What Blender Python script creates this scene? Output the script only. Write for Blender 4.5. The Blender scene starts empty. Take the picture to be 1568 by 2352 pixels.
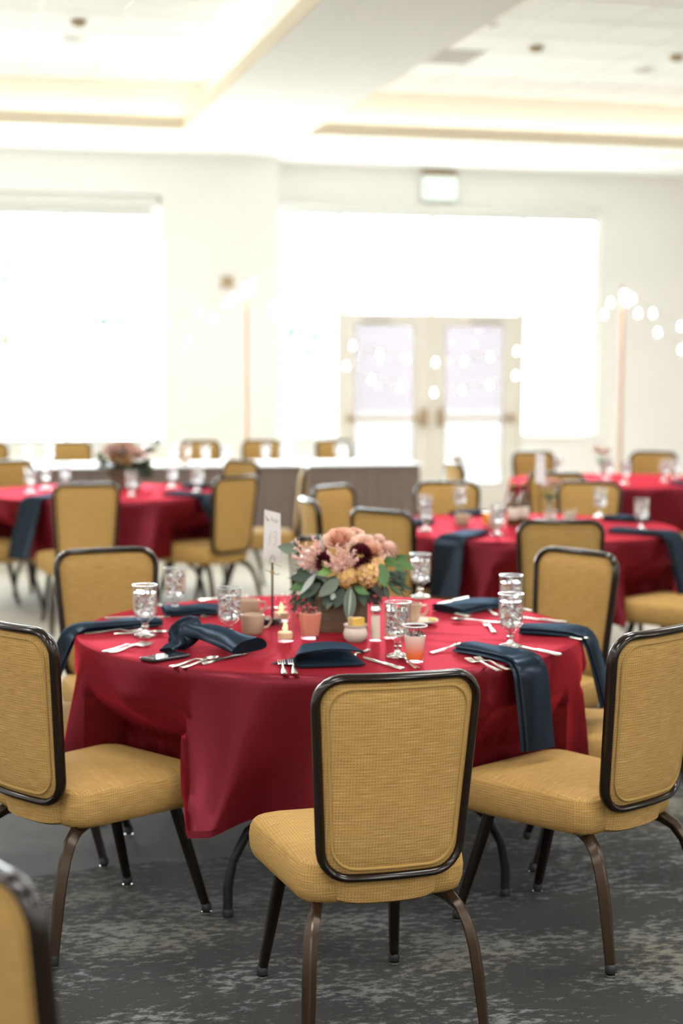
import bpy, bmesh, math, random
from mathutils import Vector, Matrix, Euler
R = math.radians
rnd = random.Random(7)
SC = bpy.context.scene
COL = SC.collection

# ------------------------------------------------------------------ camera
cam_d = bpy.data.cameras.new('camera')
cam_d.sensor_fit = 'HORIZONTAL'
cam_d.sensor_width = 24.0
cam_d.lens = 24.0 * 3800.0 / 1568.0
cam_d.clip_start = 0.05
cam_d.clip_end = 300
cam_d.dof.use_dof = True
cam_d.dof.focus_distance = 4.25
cam_d.dof.aperture_fstop = 1.9
cam = bpy.data.objects.new('camera', cam_d)
COL.objects.link(cam)
p_, y_, r_ = R(5.08), R(13.7), R(0.25)
fw = Vector((math.sin(y_) * math.cos(p_), math.cos(y_) * math.cos(p_), -math.sin(p_)))
rt = Vector((math.cos(y_), -math.sin(y_), 0))
up = rt.cross(fw)
rt2 = rt * math.cos(r_) + up * math.sin(r_)
up2 = up * math.cos(r_) - rt * math.sin(r_)
m = Matrix((rt2, up2, -fw)).transposed().to_4x4()
m.translation = Vector((0, 0, 1.64))
cam.matrix_world = m
SC.camera = cam

# ------------------------------------------------------------------ world, lamps, exposure
WORLD = 38.0
FILL = 58.0
COVE = 5.0
DOWN = 105.0
w = bpy.data.worlds.new('world')
SC.world = w
w.use_nodes = True
bg = w.node_tree.nodes['Background']
bg.inputs[0].default_value = (0.89, 0.955, 1.0, 1)
bg.inputs[1].default_value = WORLD
SC.view_settings.view_transform = 'Standard'
SC.view_settings.look = 'None'
SC.view_settings.exposure = 0.0
SC.view_settings.gamma = 1.0
SC.view_settings.use_curve_mapping = False
SC.cycles.max_bounces = 24
SC.cycles.transmission_bounces = 24
SC.cycles.diffuse_bounces = 6
SC.cycles.glossy_bounces = 6
SC.cycles.transparent_max_bounces = 16
SC.cycles.sample_clamp_indirect = 8.0
SC.cycles.caustics_reflective = False
SC.cycles.caustics_refractive = False


def area(name, loc, rot, sx, sy, power=0.0, color=(1, 1, 1), portal=False):
    d = bpy.data.lights.new(name, 'AREA')
    d.shape = 'RECTANGLE'
    d.size, d.size_y = sx, sy
    d.energy = power
    d.color = color
    if portal:
        d.cycles.is_portal = True
    o = bpy.data.objects.new(name, d)
    o.location = loc
    o.rotation_euler = rot
    COL.objects.link(o)
    return o


# daylight portals in the window openings (they only guide the sky's light)
area('window_portal', (0.36, 17.02, 2.08), (R(-90), 0, 0), 3.7, 2.5, portal=True)
area('window_portal', (5.3, 17.5, 1.85), (R(-90), 0, 0), 3.6, 3.0, portal=True)
# unseen fill lamps, added flush in the ceiling over and behind the near tables
for lx in (-3.4, -0.4, 2.77, 5.8, 8.8):
    for ly in (-6.0, -3.2, -0.4, 2.4, 5.2, 7.6):
        if 3.4 < ly and lx in (-0.4, 5.8, 8.8):
            area('fill_lamp', (lx, ly, 4.17), (0, 0, 0), 1.1, 0.6, FILL, (1, 0.985, 0.96))
        else:
            area('fill_lamp', (lx, ly, 3.735), (0, 0, 0), 0.9, 0.6, FILL, (1, 0.985, 0.96))


# ------------------------------------------------------------------ materials
MATS = {}


def mat(name, col, rough=0.5, metal=0.0, spec=0.5, **k):
    if name in MATS:
        return MATS[name]
    ma = bpy.data.materials.new(name)
    ma.use_nodes = True
    b = ma.node_tree.nodes['Principled BSDF']
    b.inputs['Base Color'].default_value = (*col, 1)
    b.inputs['Roughness'].default_value = rough
    b.inputs['Metallic'].default_value = metal
    b.inputs['Specular IOR Level'].default_value = spec
    for a, v in k.items():
        nm = {'sheen': 'Sheen Weight', 'trans': 'Transmission Weight', 'ior': 'IOR', 'coat': 'Coat Weight',
              'emit': 'Emission Strength', 'alpha': 'Alpha', 'sss': 'Subsurface Weight', 'sheenr': 'Sheen Roughness'}[a]
        b.inputs[nm].default_value = v
        if a == 'emit':
            b.inputs['Emission Color'].default_value = (*col, 1)
    MATS[name] = ma
    return ma


class N:
    """small node helper"""

    def __init__(s, ma):
        s.t = ma.node_tree
        s.b = s.t.nodes['Principled BSDF']

    def n(s, typ, **props):
        x = s.t.nodes.new(typ)
        for k, v in props.items():
            if k.startswith('_'):
                x.inputs[int(k[1:])].default_value = v
            else:
                setattr(x, k, v)
        return x

    def l(s, a, b):
        s.t.links.new(a, b)

    def noise(s, vec, scale, detail=2, rough=0.5):
        x = s.n('ShaderNodeTexNoise')
        x.inputs['Scale'].default_value = scale
        x.inputs['Detail'].default_value = detail
        x.inputs['Roughness'].default_value = rough
        if vec is not None:
            s.l(vec, x.inputs['Vector'])
        return x.outputs['Fac']

    def mapping(s, vec, scale, loc=(0, 0, 0), rot=(0, 0, 0)):
        x = s.n('ShaderNodeMapping')
        x.inputs['Scale'].default_value = scale
        x.inputs['Location'].default_value = loc
        x.inputs['Rotation'].default_value = rot
        s.l(vec, x.inputs['Vector'])
        return x.outputs[0]

    def ramp(s, fac, stops):
        x = s.n('ShaderNodeValToRGB')
        e = x.color_ramp.elements
        while len(e) < len(stops):
            e.new(0.5)
        for i, (p, c) in enumerate(stops):
            e[i].position = p
            e[i].color = (*c, 1) if len(c) == 3 else c
        s.l(fac, x.inputs[0])
        return x.outputs[0]

    def mix(s, fac, a, b, mode='MIX'):
        x = s.n('ShaderNodeMix', data_type='RGBA', blend_type=mode)
        for src, i in ((fac, 0), (a, 6), (b, 7)):
            if isinstance(src, (int, float)):
                x.inputs[i].default_value = src
            elif isinstance(src, tuple):
                x.inputs[i].default_value = (*src, 1)
            else:
                s.l(src, x.inputs[i])
        return x.outputs[2]

    def math(s, op, a, b=None, clamp=False):
        x = s.n('ShaderNodeMath', operation=op, use_clamp=clamp)
        for i, v in enumerate((a, b)):
            if v is None:
                continue
            if isinstance(v, (int, float)):
                x.inputs[i].default_value = v
            else:
                s.l(v, x.inputs[i])
        return x.outputs[0]

    def bump(s, h, strength=0.3, dist=0.01):
        x = s.n('ShaderNodeBump')
        x.inputs['Strength'].default_value = strength
        x.inputs['Distance'].default_value = dist
        s.l(h, x.inputs['Height'])
        s.l(x.outputs[0], s.b.inputs['Normal'])


def m_carpet():
    ma = mat('carpet', (0.05, 0.05, 0.045), 0.95, spec=0.1, sheen=0.14, sheenr=0.5)
    g = N(ma)
    tc = g.n('ShaderNodeTexCoord').outputs['Object']
    v1 = g.mapping(tc, (0.55, 1.0, 1.0), rot=(0, 0, R(14)))
    f1 = g.noise(v1, 42, 4, 0.65)
    f2 = g.noise(v1, 4.2, 3, 0.55)
    f3 = g.noise(v1, 1.1, 2, 0.5)
    a = g.math('ADD', g.math('MULTIPLY', f1, 0.62), g.math('MULTIPLY', f2, 0.40))
    a = g.math('ADD', a, g.math('MULTIPLY', g.math('SUBTRACT', g.noise(v1, 240, 2), 0.5), 0.14))
    a = g.math('ADD', a, g.math('MULTIPLY', f3, 0.22))
    fleck = g.ramp(a, [(0.62, (0, 0, 0)), (0.71, (1, 1, 1))])
    dark = g.mix(g.noise(v1, 2.0), (0.007, 0.0072, 0.005), (0.0115, 0.0115, 0.008))
    light = g.mix(f2, (0.078, 0.085, 0.081), (0.19, 0.205, 0.198))
    light = g.mix(g.ramp(f3, [(0.42, (0, 0, 0)), (0.6, (1, 1, 1))]), light, (0.125, 0.118, 0.088))
    near = g.mix(fleck, dark, light)
    # paler plain fields of the carpet, the far tan lifted by painted window glare
    sep = g.n('ShaderNodeSeparateXYZ')
    g.l(tc, sep.inputs[0])
    wob = g.math('MULTIPLY', g.math('SUBTRACT', g.noise(tc, 1.4, 3), 0.5), 0.7)
    yy = g.math('ADD', sep.outputs[1], wob)
    xx = g.math('ADD', sep.outputs[0], wob)
    left = g.math('MULTIPLY', g.math('LESS_THAN', xx, 1.3), g.math('GREATER_THAN', yy, 5.3))
    grey = g.mix(f1, (0.06, 0.06, 0.058), (0.13, 0.13, 0.125))
    c = g.mix(left, near, grey)
    far = g.n('ShaderNodeMapRange', _1=6.6, _2=9.2)
    g.l(yy, far.inputs[0])
    tan = g.mix(f1, (0.42, 0.39, 0.32), (0.62, 0.585, 0.50))
    c = g.mix(far.outputs[0], c, tan)
    g.l(c, g.b.inputs['Base Color'])
    g.bump(g.noise(tc, 260, 2), 0.5, 0.004)
    return ma


def m_fabric():
    ma = mat('tan_weave', (0.42, 0.27, 0.09), 0.8, spec=0.18, sheen=0.0)
    g = N(ma)
    uv = g.n('ShaderNodeUVMap').outputs[0]
    sep = g.n('ShaderNodeSeparateXYZ')
    g.l(uv, sep.inputs[0])
    kx, ky = 2 * math.pi / 0.0074, 2 * math.pi / 0.0074
    sx = g.math('SINE', g.math('MULTIPLY', sep.outputs[0], kx))
    sy = g.math('SINE', g.math('MULTIPLY', sep.outputs[1], ky))
    dot = g.math('MULTIPLY', g.math('MULTIPLY_ADD', sx, 0.5), g.math('MULTIPLY_ADD', sy, 0.5))
    for nd in g.t.nodes:
        if nd.type == 'MATH' and nd.operation == 'MULTIPLY_ADD':
            nd.inputs[2].default_value = 0.5
    slub = g.noise(g.mapping(uv, (18, 650, 1)), 1.0, 3, 0.6)
    slub2 = g.noise(g.mapping(uv, (6, 150, 1)), 1.0, 3, 0.6)
    base = g.ramp(slub, [(0.30, (0.31, 0.18, 0.05)), (0.5, (0.42, 0.252, 0.078)), (0.7, (0.56, 0.365, 0.14))])
    amt = g.math('MULTIPLY', g.math('POWER', dot, 2.2), g.ramp(slub2, [(0.35, (0.45,) * 3), (0.62, (0.95,) * 3)]))
    c = g.mix(amt, base, (0.15, 0.088, 0.028))
    g.l(c, g.b.inputs['Base Color'])
    g.bump(g.math('SUBTRACT', 1.0, dot), 0.35, 0.0015)
    return ma


def m_satin(name, c1, c2, rough, gloss, gcol, sheen=None):
    """dyed satin: diffuse weave under a coloured, broad thread gloss"""
    ma = bpy.data.materials.new(name)
    ma.use_nodes = True
    t = ma.node_tree
    t.nodes.remove(t.nodes['Principled BSDF'])
    g = N.__new__(N)
    g.t = t
    tc = g.n('ShaderNodeTexCoord').outputs['Object']
    d = g.n('ShaderNodeBsdfDiffuse')
    g.l(g.mix(g.noise(g.mapping(tc, (3, 3, 3)), 3, 3), c1, c2), d.inputs['Color'])
    gl = g.n('ShaderNodeBsdfGlossy')
    gl.inputs['Color'].default_value = (*gcol, 1)
    gl.inputs['Roughness'].default_value = rough
    bp = g.n('ShaderNodeBump')
    bp.inputs['Strength'].default_value = 0.1
    bp.inputs['Distance'].default_value = 0.02
    g.l(g.noise(tc, 7, 3), bp.inputs['Height'])
    g.l(bp.outputs[0], d.inputs['Normal'])
    g.l(bp.outputs[0], gl.inputs['Normal'])
    x = g.n('ShaderNodeMixShader')
    x.inputs[0].default_value = gloss
    g.l(d.outputs[0], x.inputs[1])
    g.l(gl.outputs[0], x.inputs[2])
    if sheen:
        sh_ = g.n('ShaderNodeBsdfSheen')
        sh_.inputs['Color'].default_value = (*sheen, 1)
        sh_.inputs['Roughness'].default_value = 0.4
        ad = g.n('ShaderNodeAddShader')
        g.l(x.outputs[0], ad.inputs[0])
        g.l(sh_.outputs[0], ad.inputs[1])
        x = ad
    g.l(x.outputs[0], t.nodes['Material Output'].inputs[0])
    return ma


def m_wood(name, c1, c2, sc=(3, 30, 30)):
    ma = mat(name, c1, 0.6)
    g = N(ma)
    tc = g.n('ShaderNodeTexCoord').outputs['Object']
    f = g.noise(g.mapping(tc, sc), 2.0, 4, 0.6)
    g.l(g.ramp(f, [(0.3, c1), (0.7, c2)]), g.b.inputs['Base Color'])
    g.bump(f, 0.2, 0.003)
    return ma


def m_paint(name, c, rough=0.8):
    ma = mat(name, c, rough, spec=0.3)
    g = N(ma)
    tc = g.n('ShaderNodeTexCoord').outputs['Object']
    f = g.noise(tc, 1.3, 2)
    g.l(g.mix(f, tuple(x * 0.985 for x in c), c), g.b.inputs['Base Color'])
    g.bump(g.noise(tc, 90, 2), 0.05, 0.002)
    return ma


def m_pane(name, tint, gloss=0.06):
    ma = bpy.data.materials.new(name)
    ma.use_nodes = True
    t = ma.node_tree
    t.nodes.remove(t.nodes['Principled BSDF'])
    a = t.nodes.new('ShaderNodeBsdfTransparent')
    a.inputs[0].default_value = (*tint, 1)
    b = t.nodes.new('ShaderNodeBsdfGlossy')
    b.inputs['Roughness'].default_value = 0.02
    x = t.nodes.new('ShaderNodeMixShader')
    x.inputs[0].default_value = gloss
    t.links.new(a.outputs[0], x.inputs[1])
    t.links.new(b.outputs[0], x.inputs[2])
    t.links.new(x.outputs[0], t.nodes['Material Output'].inputs[0])
    return ma


def m_glass(name, col=(1, 1, 1), ior=1.45, rough=0.0):
    return mat(name, col, rough, spec=0.6, trans=1.0, ior=ior)


def m_thin(name, col=(1, 1, 1), edge=0.6, base=0.07):
    """thin walled glass: clear with a fresnel gloss"""
    ma = bpy.data.materials.new(name)
    ma.use_nodes = True
    t = ma.node_tree
    t.nodes.remove(t.nodes['Principled BSDF'])
    a = t.nodes.new('ShaderNodeBsdfTransparent')
    a.inputs[0].default_value = (*col, 1)
    b = t.nodes.new('ShaderNodeBsdfGlossy')
    b.inputs['Roughness'].default_value = 0.03
    fr = t.nodes.new('ShaderNodeLayerWeight')
    fr.inputs[0].default_value = 0.5
    pw = t.nodes.new('ShaderNodeMath')
    pw.operation = 'POWER'
    pw.inputs[1].default_value = 3.0
    t.links.new(fr.outputs['Facing'], pw.inputs[0])
    ad = t.nodes.new('ShaderNodeMath')
    ad.operation = 'MULTIPLY_ADD'
    ad.use_clamp = True
    ad.inputs[1].default_value = edge
    ad.inputs[2].default_value = base
    t.links.new(pw.outputs[0], ad.inputs[0])
    x = t.nodes.new('ShaderNodeMixShader')
    t.links.new(ad.outputs[0], x.inputs[0])
    t.links.new(a.outputs[0], x.inputs[1])
    t.links.new(b.outputs[0], x.inputs[2])
    t.links.new(x.outputs[0], t.nodes['Material Output'].inputs[0])
    return ma


M_CARPET = m_carpet()
M_FABRIC = m_fabric()
M_PIPING = mat('tan_piping', (0.36, 0.225, 0.07), 0.85, spec=0.2)
M_BRONZE = mat('bronze_frame', (0.014, 0.008, 0.005), 0.2, 0.15, 0.5)
M_BRONZE_LIT = mat('bronze_lit', (0.042, 0.024, 0.012), 0.26, 0.5, 0.5)  # lighter copy of the frame bronze, with lit highlights put into its colour
M_BLACK = mat('black_collar', (0.012, 0.012, 0.012), 0.4)
M_CHROME = mat('chrome', (0.8, 0.78, 0.74), 0.12, 1.0)
M_STEEL = mat('cutlery_steel', (0.60, 0.57, 0.52), 0.27, 1.0)
M_CLOTH = m_satin('burgundy_satin', (0.052, 0.0026, 0.004), (0.062, 0.003, 0.0048), 0.3, 0.09, (1.0, 0.16, 0.23), (0.55, 0.04, 0.06))
M_NAVY = m_satin('navy_satin', (0.006, 0.009, 0.0135), (0.008, 0.012, 0.0175), 0.28, 0.03, (0.58, 0.76, 1.0), (0.03, 0.06, 0.095))
M_WALL = m_paint('cream_wall', (0.86, 0.842, 0.82))
M_CEIL = m_paint('white_ceiling', (0.95, 0.95, 0.945))
M_TILE = m_paint('ceiling_tile_white', (0.90, 0.895, 0.885))
M_TBAR = mat('ceiling_bar_white', (0.8, 0.77, 0.73), 0.5)
M_BEIGE = m_paint('beige_lip', (0.80, 0.70, 0.55))
M_COVEWALL = m_paint('cove_cream', (0.88, 0.835, 0.73))
M_COVE = mat('cove_lamp_glow', (1.0, 0.96, 0.87), emit=COVE)
M_FRAME = m_paint('white_window_frame', (0.78, 0.77, 0.74), 0.4)
M_DOOR = m_paint('door_frame_white', (0.70, 0.66, 0.60), 0.4)
M_SHADE = m_paint('roller_shade_white', (0.75, 0.74, 0.72))
M_PANE = m_pane('clear_pane', (0.97, 0.99, 0.985))
M_PANE_D = m_pane('door_pane', (0.29, 0.285, 0.29), 0.03)
M_GLASS = m_thin('clear_glass')
M_GLASS2 = m_thin('cup_glass', edge=0.07, base=0.025)
M_STEM = m_glass('solid_glass')
M_RIM = mat('glass_rim', (0.85, 0.9, 0.9), 0.08, 0.0, 1.0, trans=0.5)
M_WATER = m_glass('water', (0.98, 0.99, 1.0), 1.33)
M_ICE = m_glass('ice', (0.97, 0.98, 1.0), 1.31, 0.12)
M_SKIRT = m_satin('taupe_skirt', (0.16, 0.125, 0.112), (0.20, 0.155, 0.14), 0.7, 0.02, (0.8, 0.7, 0.65))
M_LINEN = m_paint('white_linen', (0.82, 0.83, 0.85), 0.7)
M_COPPER = m_wood('copper_brown_pole', (0.42, 0.26, 0.17), (0.52, 0.34, 0.23), (40, 40, 3))
M_BULB = mat('bulb_glow', (1.0, 0.97, 0.9), emit=16.0)
M_CABLE = mat('pale_cable', (0.62, 0.58, 0.5), 0.6)
M_BOXWOOD = m_wood('planter_wood', (0.075, 0.042, 0.022), (0.15, 0.082, 0.04), (6, 6, 60))
M_CERAMIC = mat('cream_ceramic', (0.70, 0.60, 0.50), 0.25, coat=0.4)
M_CUP = mat('tan_cup', (0.52, 0.36, 0.25), 0.35, coat=0.3)
M_COFFEE = mat('coffee', (0.03, 0.014, 0.006), 0.1)
M_BUTTER = mat('yellow_butter', (0.75, 0.50, 0.10), 0.5)
M_SUGARP = mat('tan_packet', (0.62, 0.42, 0.22), 0.6)
M_SALT = mat('salt', (0.78, 0.66, 0.55), 0.8)
M_CANDLE = mat('candle_wax', (0.82, 0.60, 0.36), 0.5, sss=0.2)
M_FLAME = mat('candle_flame', (1.0, 0.66, 0.28), emit=1.6)
M_PINK = mat('pink_drink', (0.72, 0.27, 0.19), 0.3, sss=0.3)
M_PEACH = mat('peach_petal', (0.80, 0.50, 0.37), 0.6, sss=0.15)
M_ROSE = mat('rose_petal', (0.84, 0.58, 0.47), 0.6, sss=0.15)
M_ASTIL = mat('astilbe_pink', (0.84, 0.55, 0.47), 0.7)
M_HYDR = mat('hydrangea_peach', (0.72, 0.40, 0.20), 0.6)
M_HYDY = mat('hydrangea_yellow', (0.70, 0.44, 0.13), 0.6)
M_DAHL = mat('dahlia_burgundy', (0.10, 0.007, 0.018), 0.5)
M_PALEP = mat('pale_pink_petal', (0.88, 0.66, 0.58), 0.6)
M_LEAFG = mat('leaf_green', (0.075, 0.17, 0.04), 0.45)
M_LEAFD = mat('leaf_dark', (0.022, 0.05, 0.022), 0.45)
M_LEAFS = mat('leaf_silver', (0.13, 0.17, 0.12), 0.5)
M_LEAFP = mat('leaf_pale', (0.40, 0.43, 0.38), 0.5)
M_BROWNP = mat('brown_filler', (0.055, 0.035, 0.028), 0.7)
M_CARD = m_paint('card_paper', (0.78, 0.74, 0.72))
M_INK = mat('grey_ink', (0.35, 0.33, 0.32), 0.7)
M_IRON = mat('black_iron', (0.012, 0.012, 0.012), 0.4, 0.5)
M_TWINE = mat('twine', (0.40, 0.25, 0.07), 0.8)
M_PHONE = mat('phone_black', (0.01, 0.01, 0.012), 0.3)
M_SCREEN = mat('phone_screen', (0.02, 0.022, 0.025), 0.06, coat=1.0)
M_GREYV = m_paint('grey_vent', (0.55, 0.52, 0.50))
M_FIXT = mat('fixture_brown', (0.35, 0.25, 0.15), 0.4)
M_EXIT = mat('exit_face', (0.80, 0.96, 0.90), 0.3, emit=0.35)
M_EXITL = mat('exit_letters', (0.45, 0.80, 0.65), 0.4, emit=0.35)
M_GRASSY = m_paint('pale_concrete', (0.78, 0.78, 0.72))
M_BARK = mat('bark', (0.10, 0.07, 0.05), 0.9)
M_CROWN = mat('tree_leaf', (0.20, 0.27, 0.24), 0.6)
M_MAUVE = m_paint('mauve_render', (0.58, 0.525, 0.535))
M_BOTTLE = mat('amber_glass', (0.10, 0.045, 0.012), 0.08, 0.0, 0.6)
M_ORANGE = mat('orange_drink', (0.85, 0.35, 0.03), 0.2, sss=0.2)


# ------------------------------------------------------------------ mesh builder
class M:
    def __init__(s):
        s.v, s.f, s.uv = [], [], []

    def add(s, vs, fs, uvs=None):
        o = len(s.v)
        s.v += [tuple(p) for p in vs]
        for f in fs:
            s.f.append(tuple(i + o for i in f))
            s.uv += [uvs[i] for i in f] if uvs else [(0, 0)] * len(f)
        return s

    def grid(s, nu, nv, fn, closeu=False, closev=False, uvfn=None, flip=False):
        vs = [fn(i, j) for j in range(nv) for i in range(nu)]
        uvs = [uvfn(i, j) for j in range(nv) for i in range(nu)] if uvfn else None
        fs = []
        for j in range(nv if closev else nv - 1):
            for i in range(nu if closeu else nu - 1):
                a, b = j * nu + i, j * nu + (i + 1) % nu
                c, d = ((j + 1) % nv) * nu + (i + 1) % nu, ((j + 1) % nv) * nu + i
                fs.append((a, d, c, b) if flip else (a, b, c, d))
        return s.add(vs, fs, uvs)

    def box(s, x0, x1, y0, y1, z0, z1):
        v = [(x0, y0, z0), (x1, y0, z0), (x1, y1, z0), (x0, y1, z0), (x0, y0, z1), (x1, y0, z1), (x1, y1, z1), (x0, y1, z1)]
        return s.add(v, [(0, 3, 2, 1), (4, 5, 6, 7), (0, 1, 5, 4), (1, 2, 6, 5), (2, 3, 7, 6), (3, 0, 4, 7)])

    def lathe(s, prof, n=24, c=(0, 0, 0), lobes=0, amp=0.0):
        def fn(i, j):
            r, z = prof[j]
            t = 2 * math.pi * i / n
            if lobes and r > 1e-4:
                r *= 1 + amp * abs(math.cos(lobes * t / 2))
            return (c[0] + r * math.cos(t), c[1] + r * math.sin(t), c[2] + z)
        return s.grid(n, len(prof), fn, closeu=True)

    def sweep(s, path, sec, upv=(0, 0, 1), closed=False, scale=None, caps=True):
        P = [Vector(p) for p in path]
        k, n = len(P), len(sec)
        rings = []
        U = Vector(upv)
        for i in range(k):
            if closed:
                T = P[(i + 1) % k] - P[i - 1]
            else:
                T = P[min(i + 1, k - 1)] - P[max(i - 1, 0)]
            T.normalize()
            S = T.cross(U)
            if S.length < 1e-4:
                S = T.cross(Vector((1, 0, 0)))
            S.normalize()
            W = S.cross(T)
            q = scale[i] if scale else 1.0
            rings.append([P[i] + S * (a * q) + W * (b * q) for a, b in sec])
        s.grid(n, k, lambda i, j: rings[j][i], closeu=True, closev=closed)
        if caps and not closed:
            s.add(rings[0], [tuple(range(n))[::-1]])
            s.add(rings[-1], [tuple(range(n))])
        return s

    def tube(s, path, r, n=8, upv=(0, 0, 1), closed=False, scale=None):
        return s.sweep(path, [(r * math.cos(2 * math.pi * i / n), r * math.sin(2 * math.pi * i / n)) for i in range(n)], upv, closed, scale)

    def sphere(s, c, r, n=10, sz=1.0):
        prof = [(r * math.sin(math.pi * j / (n // 2 + 1)) + 1e-5, -r * sz * math.cos(math.pi * j / (n // 2 + 1))) for j in range(n // 2 + 2)]
        return s.lathe(prof, n, c)

    def xf(s, mtx):
        s.v = [tuple(mtx @ Vector(p)) for p in s.v]
        return s

    def join(s, o):
        off = len(s.v)
        s.v += o.v
        s.f += [tuple(i + off for i in f) for f in o.f]
        s.uv += o.uv
        return s

    def build(s, name, ma, parent=None, smooth=True, loc=None, fix=True, bevel=0.0, label=None):
        me = bpy.data.meshes.new(name)
        me.from_pydata(s.v, [], s.f)
        if any(u != (0, 0) for u in s.uv):
            ul = me.uv_layers.new(name='UVMap')
            flat = [c for u in s.uv for c in u]
            ul.data.foreach_set('uv', flat)
        me.update()
        if fix or bevel:
            bm = bmesh.new()
            bm.from_mesh(me)
            if bevel:
                bmesh.ops.bevel(bm, geom=bm.edges[:], offset=bevel, segments=2, affect='EDGES', profile=0.6)
            bmesh.ops.recalc_face_normals(bm, faces=bm.faces[:])
            bm.to_mesh(me)
            bm.free()
        if smooth:
            me.polygons.foreach_set('use_smooth', [True] * len(me.polygons))
            me.set_sharp_from_angle(angle=R(40))
        me.materials.append(ma)
        o = bpy.data.objects.new(name, me)
        COL.objects.link(o)
        if parent:
            o.parent = parent
        if loc:
            o.location = loc
        if label:
            o['label'] = label
        return o


def tag(o, label, cat, group=None, kind=None):
    if label:
        o['label'] = label
    if cat:
        o['category'] = cat
    if group:
        o['group'] = group
    if kind:
        o['kind'] = kind
    return o


def thing(name, label, cat, loc=(0, 0, 0), rz=0.0, group=None):
    o = bpy.data.objects.new(name, None)
    COL.objects.link(o)
    o.location = loc
    o.rotation_euler = (0, 0, rz)
    o.empty_display_size = 0.1
    return tag(o, label, cat, group)


def struct(o):
    o['kind'] = 'structure'
    return o


def copy_tree(src, parent=None):
    c = src.copy()
    COL.objects.link(c)
    if parent:
        c.parent = parent
    for ch in list(src.children):
        copy_tree(ch, c)
    return c


def dup(src, loc, rz, label, group=None):
    c = copy_tree(src)
    c.location = loc
    c.rotation_euler = (0, 0, rz)
    c['label'] = label
    if group:
        c['group'] = group
    return c


class Kind:
    """first use moves the prototype itself, later uses copy it with all its parts"""

    def __init__(s, proto):
        s.p, s.used = proto, False

    def put(s, loc, rz, label, group=None):
        if s.used:
            return dup(s.p, loc, rz, label, group)
        s.used = True
        o = s.p
        o.location = loc
        o.rotation_euler = (0, 0, rz)
        o['label'] = label
        if group:
            o['group'] = group
        return o


def rounded(corners, radii, seg=6):
    """closed 2-D outline with rounded corners"""
    out = []
    k = len(corners)
    for i in range(k):
        p = Vector(corners[i])
        a = (Vector(corners[i - 1]) - p).normalized()
        b = (Vector(corners[(i + 1) % k]) - p).normalized()
        r = radii[i]
        half = a.angle(b) / 2
        d = r / math.tan(half)
        c = p + (a + b).normalized() * (r / math.sin(half))
        s0 = p + a * d - c
        s1 = p + b * d - c
        a0 = math.atan2(s0.y, s0.x)
        a1 = math.atan2(s1.y, s1.x)
        da = (a1 - a0 + math.pi) % (2 * math.pi) - math.pi
        for q in range(seg + 1):
            t = a0 + da * q / seg
            out.append((c.x + r * math.cos(t), c.y + r * math.sin(t)))
    return out


def resample(pts, n, closed=True):
    P = [Vector(p) for p in pts] + ([Vector(pts[0])] if closed else [])
    L = [0.0]
    for i in range(1, len(P)):
        L.append(L[-1] + (P[i] - P[i - 1]).length)
    out, j = [], 0
    for q in range(n):
        d = L[-1] * q / (n if closed else n - 1)
        while j < len(L) - 2 and L[j + 1] < d:
            j += 1
        f = (d - L[j]) / max(1e-9, L[j + 1] - L[j])
        out.append(P[j].lerp(P[j + 1], f))
    return out


# ------------------------------------------------------------------ the room shell
ZC = 3.75       # soffit
ZT = 4.20       # tiles in the trays
struct(M().box(-5.2, 11.2, -8.2, 17.45, -0.12, 0).build('floor', M_CARPET, smooth=False))
TR = {'l': (-2.2, 2.208, 6.0, 15.1), 'r': (3.33, 9.5, 6.0, 15.1)}


def holed(mb, x0, x1, y0, y1, z0, z1, holes):
    """slab with two side by side holes"""
    (a0, a1, b0, b1), (c0, c1, _, _) = holes
    mb.box(x0, x1, y0, b0, z0, z1)
    mb.box(x0, x1, b1, y1, z0, z1)
    mb.box(x0, a0, b0, b1, z0, z1)
    mb.box(a1, c0, b0, b1, z0, z1)
    mb.box(c1, x1, b0, b1, z0, z1)


mb = M()
holed(mb, -5.2, 11.2, -8.2, 17.7, ZC, ZC + 0.115, (TR['l'], TR['r']))
ex = 0.2
wide = [(a - ex, b + ex, c - ex, d + ex) for a, b, c, d in (TR['l'], TR['r'])]
holed(mb, -5.2, 11.2, -8.2, 17.7, ZC + 0.115, 4.45, wide)
mb.box(-5.2, 11.2, -8.2, 17.7, 4.25, 4.5)
ceiling = struct(mb.build('ceiling', M_CEIL, smooth=False))
for k, (x0, x1, y0, y1) in TR.items():
    t = 0.012
    mb = M()
    mb.box(x0, x1, y1 - t, y1, ZC - 0.001, ZC + 0.117)
    mb.box(x1 - t, x1, y0, y1 - t, ZC - 0.001, ZC + 0.117)
    mb.box(x0, x0 + t, y0, y1 - t, ZC - 0.001, ZC + 0.117)
    mb.build('lip_trim', M_BEIGE, ceiling, smooth=False, label='beige painted lip of the ceiling tray')
    X0, X1, Y0, Y1 = x0 - ex, x1 + ex, y0 - ex, y1 + ex
    mb = M()
    mb.box(X0, X1, Y1 - t, Y1, ZC + 0.117, ZT)
    mb.box(X1 - t, X1, Y0, Y1 - t, ZC + 0.117, ZT)
    mb.box(X0, X0 + t, Y0, Y1 - t, ZC + 0.117, ZT)
    mb.build('cove_wall', M_COVEWALL, ceiling, smooth=False, label='lit cream wall of the ceiling tray')
    z0, z1 = ZC + 0.117, ZC + 0.128
    for bx in ((x0, x1, y1 + 0.06, y1 + 0.12), (x1 + 0.06, x1 + 0.12, y0, y1), (x0 - 0.12, x0 - 0.06, y0, y1)):
        M().box(*bx, z0, z1).build('cove_lamp', M_COVE, ceiling, smooth=False, label='warm strip lamp hidden behind the tray lip')
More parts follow.
